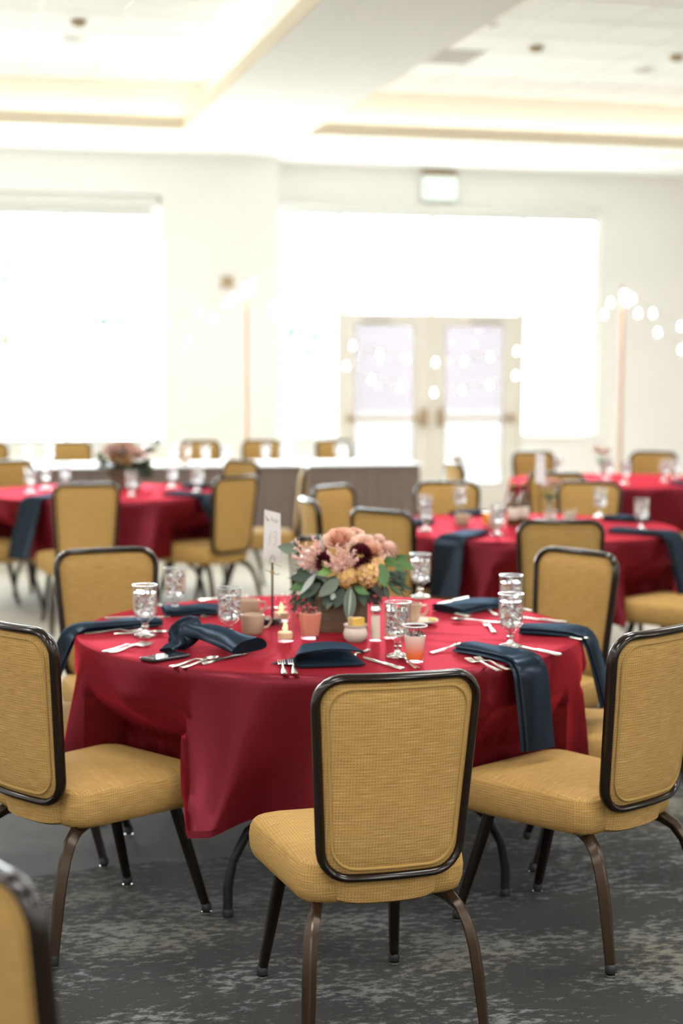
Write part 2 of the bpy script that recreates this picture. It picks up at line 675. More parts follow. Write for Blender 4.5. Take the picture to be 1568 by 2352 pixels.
# tiles of the trays: rows and columns taken from the visible grid
xs_l = [-1.06, -0.45, 0.16, 0.766, 1.376, 1.986, 2.396]
xs_r = [3.142, 3.215, 3.82, 4.427, 5.03, 5.635, 6.24, 6.845, 7.45, 8.055, 8.66]
ys = [8.5, 9.16, 9.82, 10.48, 11.14, 11.8, 12.46, 13.11, 13.77, 14.43, 15.09, 15.288]
tile_cache = {}
vent_done = False
for xs in (xs_l, xs_r):
    for i in range(len(xs) - 1):
        for j in range(len(ys) - 1):
            x0, x1, y0, y1 = xs[i], xs[i + 1], ys[j], ys[j + 1]
            if x1 - x0 < 0.1:
                continue
            if abs(x0 - 3.82) < 0.01 and abs(y0 - 13.11) < 0.01:
                vt = thing('air_vent', 'grey square air vent panel set among the white ceiling tiles', 'vent', (x0, y0, ZT))
                M().box(0.02, 0.585, 0.02, 0.635, 0.0, 0.02).build('backing', M_GREYV, vt, smooth=False)
                for q in range(8):
                    M().box(0.03, 0.575, 0.04 + q * 0.075, 0.085 + q * 0.075, -0.008, 0.002).build('slat', M_GREYV, vt, smooth=False)
                continue
            key = (round(x1 - x0, 3), round(y1 - y0, 3))
            if key not in tile_cache:
                o = M().box(0.012, key[0] - 0.012, 0.012, key[1] - 0.012, 0.0, 0.016).build('ceiling_tile', M_TILE, ceiling, smooth=False)
                tile_cache[key] = o.data
            else:
                o = bpy.data.objects.new('ceiling_tile', tile_cache[key])
                COL.objects.link(o)
                o.parent = ceiling
            o.location = (x0, y0, ZT + rnd.uniform(0, 0.0015))
    mb = M()
    for x in xs:
        mb.box(x - 0.012, x + 0.012, ys[0], ys[-1], ZT - 0.004, ZT + 0.012)
    for y in ys:
        mb.box(xs[0], xs[-1], y - 0.012, y + 0.012, ZT - 0.004, ZT + 0.012)
    mb.build('ceiling_grid', M_TBAR, ceiling, smooth=False)


def spot(x, y, z, power):
    d = bpy.data.lights.new('downlight_beam', 'SPOT')
    d.energy = power
    d.spot_size = R(150)
    d.spot_blend = 0.6
    d.shadow_soft_size = 0.08
    d.color = (1, 0.97, 0.92)
    o = bpy.data.objects.new('downlight_beam', d)
    o.location = (x, y, z - 0.07)
    COL.objects.link(o)


def ceil_round(name, label, cat, x, y, z, r, drop, ma):
    if cat == 'light':
        spot(x, y, z, DOWN * (0.5 if x < 2 else 1.15))
    t = thing(name, label, cat, (x, y, z))
    M().lathe([(1e-4, -drop), (r * 0.62, -drop), (r * 0.7, -drop * 0.6)], 20).build('grille', ma, t)
    M().lathe([(r * 0.66, -drop * 0.8), (r * 0.98, -drop * 0.5), (r, 0), (r * 0.6, 0)], 20).build('rim', M_TBAR if ma is not M_FIXT else M_FIXT, t)


ceil_round('ceiling_speaker', 'round grey ceiling speaker in the left tray', 'speaker', 1.077, 13.47, ZT, 0.11, 0.02, M_GREYV)
ceil_round('ceiling_speaker', 'round grey ceiling speaker in the right tray', 'speaker', 5.97, 13.55, ZT, 0.11, 0.02, M_GREYV)
ceil_round('recessed_downlight', 'small brown downlight above the grey speaker in the left tray', 'light', 1.07, 12.77, ZT, 0.06, 0.05, M_FIXT)
ceil_round('recessed_downlight', 'small brown downlight near the vent in the right tray', 'light', 4.725, 12.85, ZT, 0.06, 0.05, M_FIXT)
ceil_round('recessed_downlight', 'small brown downlight at the right edge of the right tray', 'light', 5.975, 12.9, ZT, 0.06, 0.05, M_FIXT)
ceil_round('fire_sprinkler', 'small flat sprinkler cap on the tiles nearest the beam', 'sprinkler', 4.1, 12.1, ZT, 0.05, 0.02, M_GREYV)
for x, lab in ((0.91, 'tiny sprinkler on the white soffit above the left window'), (4.66, 'tiny sprinkler on the soffit left of the exit sign'), (7.13, 'tiny sprinkler on the soffit right of the exit sign')):
    ceil_round('fire_sprinkler', lab, 'sprinkler', x, 16.25, ZC, 0.03, 0.04, M_GREYV)
for x0, x1, lab in ((-0.9, 1.3, 'long white slot air diffuser on the soffit over the left window'), (3.78, 5.73, 'long white slot air diffuser on the soffit before the exit sign'),
                    (6.3, 7.9, 'long white slot air diffuser at the right end of the soffit')):
    t = thing('slot_diffuser', lab, 'vent', (x0, 15.68, ZC))
    M().box(0, x1 - x0, -0.05, 0.05, -0.008, 0.0).build('frame', M_TBAR, t, smooth=False)
    for q in (-0.02, 0.02):
        M().box(0.02, x1 - x0 - 0.02, q - 0.008, q + 0.008, -0.011, -0.006).build('slot', M_GREYV, t, smooth=False)

# walls
YL, YR = 16.8, 17.3
XJ = 3.42
mb = M()
wx0, wx1, wz0, wz1 = -1.5, 2.216, 0.82, 3.33
mb.box(-5.2, wx0, YL, YL + 0.25, 0, ZC)
mb.box(wx1, XJ, YL, YL + 0.25, 0, ZC)
mb.box(wx0, wx1, YL, YL + 0.25, 0, wz0)
mb.box(wx0, wx1, YL, YL + 0.25, wz1, ZC)
mb.box(XJ - 0.2, XJ, YL + 0.25, YR + 0.25, 0, ZC)
struct(mb.build('wall_front', M_WALL, smooth=False))
sx0, sx1, sz0, sz1 = 3.5, 7.14, 0.855, 3.32
mb = M()
mb.box(XJ, sx0, YR, YR + 0.2, 0, ZC)
mb.box(sx1, 11.2, YR, YR + 0.2, 0, ZC)
mb.box(sx0, sx1, YR, YR + 0.2, sz1, ZC)
mb.box(sx0, 4.19, YR, YR + 0.2, 0, sz0)
mb.box(6.26, sx1, YR, YR + 0.2, 0, sz0)
struct(mb.build('wall_front_alcove', M_WALL, smooth=False))
struct(M().box(-5.2, -5.0, -8.2, YL, 0, ZC).build('wall_left', M_WALL, smooth=False))
struct(M().box(11.0, 11.2, -8.2, YR + 0.2, 0, ZC).build('wall_right', M_WALL, smooth=False))
struct(M().box(-5.2, 11.2, -8.4, -8.2, 0, ZC).build('wall_back', M_WALL, smooth=False))
struct(M().box(-5.0, XJ, YL - 0.015, YL, 0, 0.1).build('baseboard_left', M_BEIGE, smooth=False))
struct(M().box(sx1 - 0.85, 11.0, YR - 0.015, YR, 0, 0.1).build('baseboard_right', M_BEIGE, smooth=False))

# left window
win = struct(thing('window_1', None, None, (0, YL + 0.15, 0)))
f = M()
f.box(wx0, wx1, -0.03, 0.03, wz0, wz0 + 0.06)
f.box(wx0, wx1, -0.03, 0.03, wz1 - 0.06, wz1)
f.box(wx0, wx0 + 0.06, -0.03, 0.03, wz0, wz1)
f.box(wx1 - 0.06, wx1, -0.03, 0.03, wz0, wz1)
f.build('window_frame', M_FRAME, win, smooth=False)
for x in (0.04, 1.27):
    M().box(x - 0.025, x + 0.025, -0.03, 0.03, wz0 + 0.06, wz1 - 0.06).build('mullion', M_FRAME, win, smooth=False)
for z in (2.23, 2.74):
    M().box(wx0 + 0.06, wx1 - 0.06, -0.025, 0.025, z - 0.022, z + 0.022).build('transom', M_FRAME, win, smooth=False)
xsw = (wx0 + 0.06, 0.04, 1.27, wx1 - 0.06)
zsw = (wz0 + 0.06, 2.23, 2.74, wz1 - 0.06)
for i in range(3):
    for j in range(3):
        M().box(xsw[i], xsw[i + 1], -0.004, 0.004, zsw[j], zsw[j + 1]).build('pane', M_PANE, win, smooth=False)
M().box(wx0, wx1, -0.15 - 0.03, -0.03, wz0 - 0.03, wz0).build('window_sill', M_FRAME, win, smooth=False)
sh = thing('roller_shade', 'white roller shade rolled up at the top of the left window', 'shade', (0, YL + 0.08, 0))
M().box(wx0 + 0.02, wx1 - 0.02, -0.05, 0.05, wz1 - 0.11, wz1 - 0.005).build('cassette', M_SHADE, sh, smooth=False, bevel=0.006)
M().box(wx0 + 0.06, wx1 - 0.06, 0.0, 0.004, wz1 - 0.2, wz1 - 0.11).build('shade_fabric', M_SHADE, sh, smooth=False)
M().box(wx0 + 0.06, wx1 - 0.06, -0.008, 0.012, wz1 - 0.22, wz1 - 0.2).build('bottom_bar', M_SHADE, sh, smooth=False)

# storefront window round the doors
win = struct(thing('window_2', None, None, (0, YR + 0.06, 0)))
f = M()
f.box(sx0, sx1, -0.04, 0.04, sz1 - 0.06, sz1)
f.box(sx0, sx0 + 0.05, -0.04, 0.04, sz0, sz1 - 0.06)
f.box(sx1 - 0.05, sx1, -0.04, 0.04, sz0, sz1 - 0.06)
f.build('window_frame', M_FRAME, win, smooth=False)
for x, zb in ((4.19, 0.0), (6.26, 0.0)):
    M().box(x - 0.03, x + 0.03, -0.04, 0.04, zb, sz1 - 0.06).build('mullion', M_DOOR, win, smooth=False)
M().box(5.227 - 0.03, 5.227 + 0.03, -0.04, 0.04, 2.235, sz1 - 0.06).build('mullion', M_FRAME, win, smooth=False)
M().box(5.2065, 5.2435, -0.04, 0.04, 0.0, 2.21).build('mullion', M_DOOR, win, smooth=False)
for z in (2.235, 2.76):
    M().box(sx0 + 0.05, sx1 - 0.05, -0.035, 0.035, z - 0.025, z + 0.025).build('transom', M_FRAME, win, smooth=False)
for x0, x1 in ((sx0 + 0.05, 4.16), (6.29, sx1 - 0.05)):
    M().box(x0, x1, -0.04, 0.04, sz0, sz0 + 0.04).build('bottom_rail', M_FRAME, win, smooth=False)
cx = (sx0 + 0.05, 4.19, 5.227, 6.26, sx1 - 0.05)
for i in range(4):
    for z0, z1 in ((2.26, 2.735), (2.785, sz1 - 0.06)):
        M().box(cx[i] + 0.005, cx[i + 1] - 0.005, -0.004, 0.004, z0, z1).build('pane', M_PANE, win, smooth=False)
for x0, x1 in ((sx0 + 0.05, 4.16), (6.29, sx1 - 0.05)):
    M().box(x0, x1, -0.004, 0.004, sz0 + 0.04, 2.21).build('pane', M_PANE, win, smooth=False)
    M().box(x0 - 0.06, x1 + 0.06, -0.1, -0.04, sz0 - 0.02, sz0 + 0.01).build('window_sill', M_FRAME, win, smooth=False)
sh = thing('roller_shade', 'white roller shade rolled up above the glass double doors', 'shade', (0, YR, 0))
M().box(sx0, sx1 - 0.02, -0.09, -0.002, sz1 - 0.05, sz1 + 0.03).build('cassette', M_SHADE, sh, smooth=False, bevel=0.006)
M().box(sx0 + 0.04, sx1 - 0.06, -0.05, -0.046, sz1 - 0.11, sz1 - 0.05).build('shade_fabric', M_SHADE, sh, smooth=False)

for k, (x0, x1) in enumerate(((4.225, 5.205), (5.245, 6.225))):
    dr = struct(thing('door_%d' % (k + 1), None, None, (0, YR + 0.06, 0)))
    g0, g1, h0, h1 = x0 + 0.145, x1 - 0.18, 0.345, 2.065
    if k == 1:
        g0, g1 = x0 + 0.145, x1 - 0.185
    f = M()
    f.box(x0, g0, -0.025, 0.025, 0.01, 2.2)
    f.box(g1, x1, -0.025, 0.025, 0.01, 2.2)
    f.box(g0, g1, -0.025, 0.025, 0.01, h0)
    f.box(g0, g1, -0.025, 0.025, h1, 2.2)
    f.build('door_leaf', M_DOOR, dr, smooth=False)
    M().box(g0, g1, -0.004, 0.004, h0, h1).build('pane', M_PANE_D, dr, smooth=False)
    f = M()
    for a, b, c, d in ((g0 - 0.02, g1 + 0.02, h1, h1 + 0.02), (g0 - 0.02, g1 + 0.02, h0 - 0.02, h0), (g0 - 0.02, g0, h0, h1), (g1, g1 + 0.02, h0, h1)):
        f.box(a, b, -0.032, -0.025, c, d)
    f.build('glazing_bead', M_GREYV, dr, smooth=False)
    bar = M().box(x0 + 0.06, x1 - 0.06, -0.085, -0.055, 1.045, 1.085).build('panic_bar', M_FIXT, dr, smooth=False, bevel=0.006)
    xb = x1 - 0.11 if k == 0 else x0 + 0.05
    M().box(xb, xb + 0.07, -0.1, -0.025, 0.98, 1.17).build('latch_box', M_FIXT, bar, smooth=False, bevel=0.006)
    xe = x0 + 0.05 if k == 0 else x1 - 0.1
    M().box(xe, xe + 0.05, -0.09, -0.025, 1.03, 1.1).build('bracket', M_FIXT, bar, smooth=False)
    xc = x0 + 0.2 if k == 0 else x1 - 0.55
    cl = M().box(xc, xc + 0.33, -0.09, -0.025, 2.1, 2.17).build('door_closer', M_GREYV, dr, smooth=False, bevel=0.008)
    M().box(xc + 0.1, xc + 0.13, -0.11, -0.07, 2.165, 2.19).build('closer_arm', M_GREYV, cl, smooth=False)

# exit sign
ex_ = thing('exit_sign', 'white exit sign box with a pale green face on the wall over the doors', 'sign', (5.273, YR, 3.55))
M().box(-0.19, 0.19, -0.06, -0.001, 0.115, 0.17).build('canopy', M_FIXT, ex_, smooth=False, bevel=0.006)
M().box(-0.205, 0.205, -0.06, -0.005, -0.155, 0.125).build('housing', M_SHADE, ex_, smooth=False, bevel=0.012)
fc = M().box(-0.185, 0.185, -0.064, -0.058, -0.135, 0.1).build('face', M_EXIT, ex_, smooth=False)
cu = bpy.data.curves.new('exit_lettering', 'FONT')
cu.body = 'EXIT'
cu.size = 0.17
cu.align_x = 'CENTER'
cu.align_y = 'CENTER'
cu.extrude = 0.001
cu.materials.append(M_EXITL)
o = bpy.data.objects.new('lettering_curve', cu)
COL.objects.link(o)
me = bpy.data.meshes.new_from_object(o.evaluated_get(bpy.context.evaluated_depsgraph_get()))
bpy.data.objects.remove(o)
o = bpy.data.objects.new('exit_lettering', me)
COL.objects.link(o)
o.parent = fc
o.location = (0, -0.0655, -0.017)
o.rotation_euler = (R(90), 0, 0)
# wall lamp left of the first pole
t = thing('wall_speaker', 'small dark brown box on a bracket high on the wall left of the pole', 'speaker', (2.87, YL, 2.47))
M().box(-0.02, 0.02, -0.06, 0.0, -0.02, 0.02).build('bracket', M_FIXT, t, smooth=False)
M().box(-0.055, 0.055, -0.15, -0.06, -0.055, 0.055).build('cabinet', M_FIXT, t, smooth=False, bevel=0.008)

# ------------------------------------------------------------------ outside
struct(M().box(-40, 60, 17.55, 90, -0.3, -0.02).build('ground_outside', M_GRASSY, smooth=False))
t = thing('garden_wall', 'mauve rendered wall standing outside behind the glass doors', 'wall', (8.1, 26.5, -0.02))
M().box(-1.9, 2.0, 0, 0.3, 0.9, 3.0).build('wall_panel', M_MAUVE, t, smooth=False)
M().box(-2.0, 2.1, -0.05, 0.35, 3.0, 3.12).build('coping', M_GRASSY, t, smooth=False)
M().box(-2.0, 2.1, -0.08, 0.38, 0, 0.9).build('plinth', M_GRASSY, t, smooth=False)


def tree(x, y, h, r, label):
    t = thing('tree', label, 'tree', (x, y, -0.02), 0, 'trees outside')
    M().tube([(0, 0, 0), (0.05, 0, h * 0.4), (0, 0.05, h * 0.75)], 0.12, 8, (0, 1, 0), scale=[1.2, 0.9, 0.5]).build('trunk', M_BARK, t)
    mb = M()
    for q in range(420):
        u, v, s_ = rnd.uniform(0, 6.283), rnd.uniform(-1, 1), rnd.random() ** 0.4
        c = Vector((r * s_ * math.sqrt(1 - v * v) * math.cos(u), r * s_ * math.sqrt(1 - v * v) * math.sin(u), h * 0.68 + r * 1.1 * s_ * v))
        a = Vector((rnd.gauss(0, 1), rnd.gauss(0, 1), rnd.gauss(0, 1))).normalized() * 0.2
        b = a.cross(Vector((rnd.gauss(0, 1), rnd.gauss(0, 1), rnd.gauss(0, 1)))).normalized() * 0.1
        mb.add([c - a, c + b, c + a, c - b], [(0, 1, 2, 3)])
    o = mb.build('crown', M_CROWN, t, fix=False, smooth=False)
    o['kind'] = 'stuff'


tree(0.9, 24.0, 3.9, 1.1, 'pale tree seen through the left window')
tree(2.6, 27.0, 3.4, 0.9, 'smaller tree behind at the right side of the left window')
tree(5.6, 25.5, 3.2, 0.75, 'tree seen through the glass left of the doors')
tree(9.7, 24.5, 3.9, 1.0, 'tree seen through the glass right of the doors')

# ------------------------------------------------------------------ banquet chair
Z0B, Z1B = 0.428, 0.917


def yb(x, z):
    v = (z - 0.42) / 0.51
    return -0.238 - 0.058 * v - 0.03 * (1 - (x / 0.21) ** 2)


rim_out = resample(rounded([(-0.170, Z0B), (0.170, Z0B), (0.202, Z1B), (-0.202, Z1B)], [0.07, 0.07, 0.062, 0.062], 8), 96)
zc_ = (Z0B + Z1B) / 2


def ins(p, d):
    q = d / 0.19
    e = min(1.0, d / 0.245) if d < 0.15 else d / 0.245 + (q - d / 0.245) * (d - 0.15) / 0.04
    return (p[0] * (1 - q), zc_ + (p[1] - zc_) * (1 - e))


def make_chair():
    t = thing('banquet_chair', 'tan woven banquet chair', 'chair', group='tan banquet chairs')
    # seat
    so = resample(rounded([(-0.205, -0.222), (0.205, -0.222), (0.236, 0.25), (-0.236, 0.25)], [0.05, 0.05, 0.06, 0.06], 6), 64)
    n = len(so)
    per = [0.0]
    for i in range(n):
        per.append(per[-1] + (so[(i + 1) % n] - so[i]).length)
    side = [(0.035, 0.352), (0.012, 0.354), (0.002, 0.364), (-0.004, 0.385), (-0.006, 0.415), (-0.003, 0.44), (0.002, 0.452)]
    top = [(0.002, 0.452), (0.010, 0.460), (0.028, 0.467), (0.07, 0.474), (0.13, 0.479), (0.19, 0.481), (0.2247, 0.4815)]
    sc = lambda p, d: Vector((p.x * (1 - d / 0.225), 0.014 + (p.y - 0.014) * (1 - d / 0.236)))
    mb = M()
    mb.grid(n + 1, len(side), lambda i, j: (*sc(so[i % n], side[j][0]), side[j][1]), uvfn=lambda i, j: (per[i], side[j][1]))
    mb.grid(n, len(top), lambda i, j: (*sc(so[i], top[j][0]), top[j][1] - 0.006 * max(0.0, min(1.0, (-0.02 - sc(so[i], top[j][0]).y) / 0.12)) * (j > 1)), closeu=True,
            uvfn=lambda i, j: tuple(sc(so[i], top[j][0])))
    mb.add([(*sc(p, 0.035), 0.352) for p in so], [tuple(range(n))[::-1]], [tuple(p) for p in so])
    mb.build('seat', M_FABRIC, t, fix=False)
    # backrest cushion
    rings = [(0.1895, 0.030), (0.12, 0.028), (0.06, 0.024), (0.026, 0.016), (0.008, 0.004), (0.008, -0.004), (0.024, -0.011), (0.05, -0.014), (0.1, -0.016), (0.1895, -0.017)]
    mb = M()
    k = len(rim_out)

    def bp(i, j):
        x, z = ins(rim_out[i], rings[j][0])
        return (x, yb(x, z) + rings[j][1], z)
    mb.grid(k, len(rings), bp, closeu=True, uvfn=lambda i, j: ins(rim_out[i], rings[j][0]))
    back = mb.build('backrest', M_FABRIC, t)
    lp = []
    for p in rim_out:
        x, z = ins(p, 0.024)
        lp.append((x, yb(x, z) - 0.0115, z))
    M().tube(lp, 0.0036, 6, (0, 1, 0), closed=True).build('piping', M_PIPING, back)
    # metal rim
    sec = [(0.0118 * math.cos(2 * math.pi * i / 12), 0.0165 * math.sin(2 * math.pi * i / 12)) for i in range(12)]
    M().sweep([(p[0], yb(p[0], p[1]), p[1]) for p in rim_out], sec, (0, 1, 0), closed=True).build('backrest_rim', M_BRONZE, t)
    # fabric tail below the rim
    mb = M()
    nn = 13

    def tl(i, j):
        u = i / (nn - 1) * 2 - 1
        z = [0.356, 0.352, 0.36, 0.40, 0.45][j]
        y = [-0.2, -0.226, -0.240, -0.246, -0.247][j] - 0.014 * (1 - u * u) + 0.018 * u ** 6
        return (u * (0.118 + 0.012 * j / 4), y, z + 0.004 * u ** 4)
    mb.grid(nn, 5, tl, uvfn=lambda i, j: (tl(i, j)[0], tl(i, j)[2]))
    mb.grid(nn, 5, lambda i, j: (tl(i, j)[0], tl(i, j)[1] + 0.02, tl(i, j)[2] + 0.002), uvfn=lambda i, j: (tl(i, j)[0], tl(i, j)[2]))
    for s in (0, nn - 1):
        a = [tl(s, j) for j in range(5)]
        b = [(p[0], p[1] + 0.02, p[2] + 0.002) for p in a]
        mb.grid(5, 2, lambda i, j: (a, b)[j][i])
    mb.build('back_tail', M_FABRIC, t)
    for s in (-1, 1):
        e = 0.0115
        oc = [(e, e * .6), (e * .6, e), (-e * .6, e), (-e, e * .6), (-e, -e * .6), (-e * .6, -e), (e * .6, -e), (e, -e * .6)]
        leg = M().sweep([(s * 0.150, 0.165, 0.365), (s * 0.168, 0.212, 0.2), (s * 0.185, 0.262, 0.03)], oc, (0, 1, 0), scale=[1.35, 1.25, 1.0]).build('leg', M_BRONZE, t)
        glide(leg, s * 0.186, 0.264)
        path = [(s * 0.115, -0.09, 0.35), (s * 0.145, -0.15, 0.353), (s * 0.168, -0.20, 0.345), (s * 0.186, -0.236, 0.323), (s * 0.199, -0.262, 0.285), (s * 0.207, -0.281, 0.235), (s * 0.213, -0.297, 0.17), (s * 0.222, -0.322, 0.03)]
        sq = [(0.0155, 0.009), (0.012, 0.0125), (-0.012, 0.0125), (-0.0155, 0.009), (-0.0155, -0.009), (-0.012, -0.0125), (0.012, -0.0125), (0.0155, -0.009)]
        leg = M().sweep(path, sq, (-s, 0.55, 0.0), scale=[1, 1, 1, 1, 1, 1, 1, 0.85]).build('leg', M_BRONZE_LIT, t)
        glide(leg, s * 0.223, -0.324)
    return t


def glide(leg, x, y):
    M().lathe([(1e-4, 0.0), (0.013, 0.0), (0.0155, 0.003), (0.015, 0.008), (0.006, 0.011)], 14, (x, y, 0)).build('glide', M_CHROME, leg)
    M().lathe([(0.006, 0.010), (0.0155, 0.012), (0.0165, 0.03), (0.012, 0.036)], 12, (x, y, 0)).build('collar', M_BLACK, leg)


CH = Kind(make_chair())


CHAIRS = []


def chair(x, y, heading, label, group):
    CHAIRS.append((x, y, R(heading)))
    CH.put((x, y, 0), R(heading - 90), 'tan woven banquet chair ' + label, group)


def chair_b(mx, my, heading, label, group):
    """chair given the middle of its backrest top"""
    h = R(heading)
    chair(mx + 0.31 * math.cos(h), my + 0.31 * math.sin(h), heading, label, group)


G1, G2, G3, G4, GH = ('chairs round the front table', 'chairs round the back left table', 'chairs round the right table',
                      'chairs round the far right table', 'chairs behind the head table')
chair(1.02, 3.985, 93, 'in front centre with its whole back to the camera', G1)
chair(1.765, 4.428, 120.3, 'at front right, its seat under the long hanging navy napkin', G1)
chair(0.433, 4.802, 32.6, 'at front left, its seat turned towards the burgundy cloth', G1)
chair_b(2.418, 6.008, -151.7, 'facing the camera behind the two right goblets', G1)
chair_b(0.622, 6.42, -80, 'facing the camera behind the left goblets of the front table', G1)
chair_b(1.62, 6.71, -96, 'half hidden behind the flower arrangement', G1)
chair(0.312, 5.571, -18.8, 'mostly hidden behind the front left chair back', G1)
chair(2.155, 5.04, 163, 'whose seat corner shows below the right draped napkin', G1)
chair_b(0.055, 2.45, 15, 'cut off and blurred in the bottom left corner', 'chair nearest the camera')
chair_b(2.812, 7.21, 78, 'with its back to us before the right table', G3)
chair_b(2.123, 7.895, 35, 'at the left edge of the right table, behind the flowers', G3)
chair_b(1.917, 8.643, 0, 'seen narrow, just left of the paler taller chair mid room', G3)
chair_b(2.261, 9.533, -50, 'turned with a curved bright rim before the grey skirted table', G3)
chair_b(3.05, 9.764, -95, 'facing us behind the left goblets of the right table', G3)
chair_b(3.931, 9.607, -125, 'facing us behind the right goblets of the right table', G3)
chair_b(3.79, 7.40, 122, 'at the right edge showing only its seat and legs', G3)
chair_b(0.862, 10.004, 95, 'with its back to us before the back left table', G2)
chair_b(1.865, 10.487, 126, 'seen from behind at the right of the back left table', G2)
chair_b(0.50, 12.45, -60, 'at the far left side of the back left table', G2)
chair_b(0.06, 10.92, 24, 'at the left frame edge showing only its seat and legs', G2)
chair_b(2.2, 12.15, -150, 'behind the right end of the back left table', G2)
chair_b(2.52, 11.45, 172, 'seen edge on before the grey skirt', G2)
chair_b(3.70, 11.7, 0, 'with a bright rim in front of the right door', G4)
chair_b(3.95, 12.5, -30, 'behind the bright rimmed one in front of the right door', G4)
chair_b(4.85, 13.13, -80, 'behind the table card of the far right table', G4)
chair_b(4.05, 10.5, 55, 'with its back to us before the far right table', G4)
chair_b(5.08, 10.2, 92, 'at the right frame edge, a dark rim only', G4)
chair_b(5.85, 12.9, -125, 'at the top right beyond the far right table', G4)
for x, hd, lab in ((0.42, -88, 'at the left frame edge behind the head table'), (1.19, -70, 'below the left window behind the head table'), (2.39, -95, 'left of the first pole behind the head table'),
                   (2.99, -85, 'right of the first pole behind the head table'), (3.69, -75, 'nearest the doors behind the head table')):
    chair_b(x, 15.5, hd, lab, GH)


# ------------------------------------------------------------------ round tables
TZ = 0.765


def make_table():
    t = thing('round_table', 'round folding table', 'table', group='round banquet tables')
    M().lathe([(1e-4, 0.735), (0.815, 0.735), (0.822, 0.742), (0.822, 0.754), (0.815, 0.7605), (1e-4, 0.7605)], 64).build('tabletop', M_BOXWOOD, t)
    for s in (-1, 1):
        for q in (-1, 1):
            path = [(q * 0.05, s * 0.55, 0.36), (q * 0.2, s * 0.55, 0.345), (q * 0.30, s * 0.55, 0.315), (q * 0.375, s * 0.55, 0.255), (q * 0.42, s * 0.55, 0.17), (q * 0.435, s * 0.55, 0.09), (q * 0.435, s * 0.55, 0.012)]
            lg = M().tube(path, 0.0145, 10, (0, 1, 0)).build('leg', M_BLACK, t)
            M().lathe([(1e-4, 0), (0.016, 0), (0.017, 0.02), (0.0145, 0.024)], 12, (q * 0.435, s * 0.55, 0)).build('foot_cap', M_BLACK, lg)
        M().tube([(-0.06, s * 0.55, 0.36), (0.06, s * 0.55, 0.36)], 0.0145, 10, (0, 1, 0)).build('crossbar', M_BLACK, t)
        M().tube([(0, s * 0.55, 0.36), (0, s * 0.55, 0.738)], 0.0145, 10, (0, 1, 0)).build('post', M_BLACK, t)
    return t


TB = Kind(make_table())


def make_cloth(name, cx, cy, seed, hem, label, detail=1.0, phase=None):
    rr = random.Random(seed)
    nt, RT = 288, 0.832
    nfold = 15
    ph = phase or [2 * math.pi * (i + rr.uniform(-0.32, 0.32)) / nfold for i in range(nfold)]
    wd = [rr.uniform(0.05, 0.11) for _ in ph]
    am = [rr.uniform(0.6, 1.3) for _ in ph]
    lean = [rr.uniform(-0.12, 0.12) for _ in ph]
    prof = [(0.0, TZ)] + [(RT * q, TZ) for q in (0.15, 0.3, 0.45, 0.6, 0.72, 0.82, 0.9, 0.95)] + [(RT - 0.012, TZ), (RT - 0.004, TZ - 0.003), (RT + 0.001, TZ - 0.012)]
    nd = 26

    def fold(t, v):
        s = 0.0
        for a, b, c, d in zip(ph, wd, am, lean):
            dd = (t - a - d * v + math.pi) % (2 * math.pi) - math.pi
            s += c * math.exp(-(abs(dd) / (b * (1.25 - 0.35 * v))) ** 1.5)
        return s

    def fn(i, j):
        t = 2 * math.pi * i / nt
        if j < len(prof):
            r, z = prof[j]
            zz = z
            if 0.05 < r < RT - 0.02:
                # storage creases crossing the top
                a = r * math.cos(t) + 0.0
                b = r * math.sin(t)
                for dd in (b + 0.31 + 0.05 * a, b - 0.3 + 0.04 * a, a - 0.33 + 0.06 * b, a + 0.3):
                    zz += 0.0035 * max(0, 1 - abs(dd) / 0.02) * detail
            return (r * math.cos(t), r * math.sin(t), zz)
        v = (j - len(prof) + 1) / nd
        f = fold(t, v)
        e = v ** 1.05
        r = RT + 0.004 + 0.022 * e + 0.085 * e * (f - 0.4) + 0.012 * v * math.sin(3 * t + seed)
        r = max(r, RT + 0.003)
        z = TZ - 0.012 - (TZ - 0.012 - hem) * v - 0.03 * v * (f - 0.4) + 0.012 * v * math.sin(2 * t + seed)
        return (r * math.cos(t), r * math.sin(t), z)
    near = [(x - cx, y - cy, h) for x, y, h in CHAIRS if math.hypot(x - cx, y - cy) < 1.4]
    raw = fn

    def on_seat(px, py):
        for x, y, h in near:
            dx, dy = px - x, py - y
            f = dx * math.cos(h) + dy * math.sin(h)
            s_ = -dx * math.sin(h) + dy * math.cos(h)
            if -0.24 < f < 0.265 and abs(s_) < 0.222 + 0.06 * (f + 0.24):
                return True
        return False

    cache = {}

    def fn(i, j):
        # the hanging cloth is pushed in by the seats standing against it
        if (i, j) in cache:
            return cache[(i, j)]
        x, y, z = raw(i, j)
        if j >= len(prof) and z < 0.66:
            k = min(1.0, (0.66 - z) / 0.16)
            r0 = r = math.hypot(x, y)
            while r > 0.60 and on_seat(x / r0 * r, y / r0 * r):
                r -= 0.01
            q = 1 + (r / r0 - 1) * k * k * (3 - 2 * k)
            x, y = x * q, y * q
        cache[(i, j)] = (x, y, z)
        return (x, y, z)
    mb = M().grid(nt, len(prof) + nd, fn, closeu=True)
    # hem turn-up gives the edge a thickness
    last = len(prof) + nd - 1
    mb.grid(nt, 2, lambda i, j: (lambda p: (p[0] * (1 - 0.004 * j), p[1] * (1 - 0.004 * j), p[2] + 0.02 * j))(fn(i, last)), closeu=True)
    o = mb.build('tablecloth', M_CLOTH, loc=(cx, cy, 0), fix=True)
    tag(o, label, 'tablecloth', 'burgundy tablecloths')
    return o


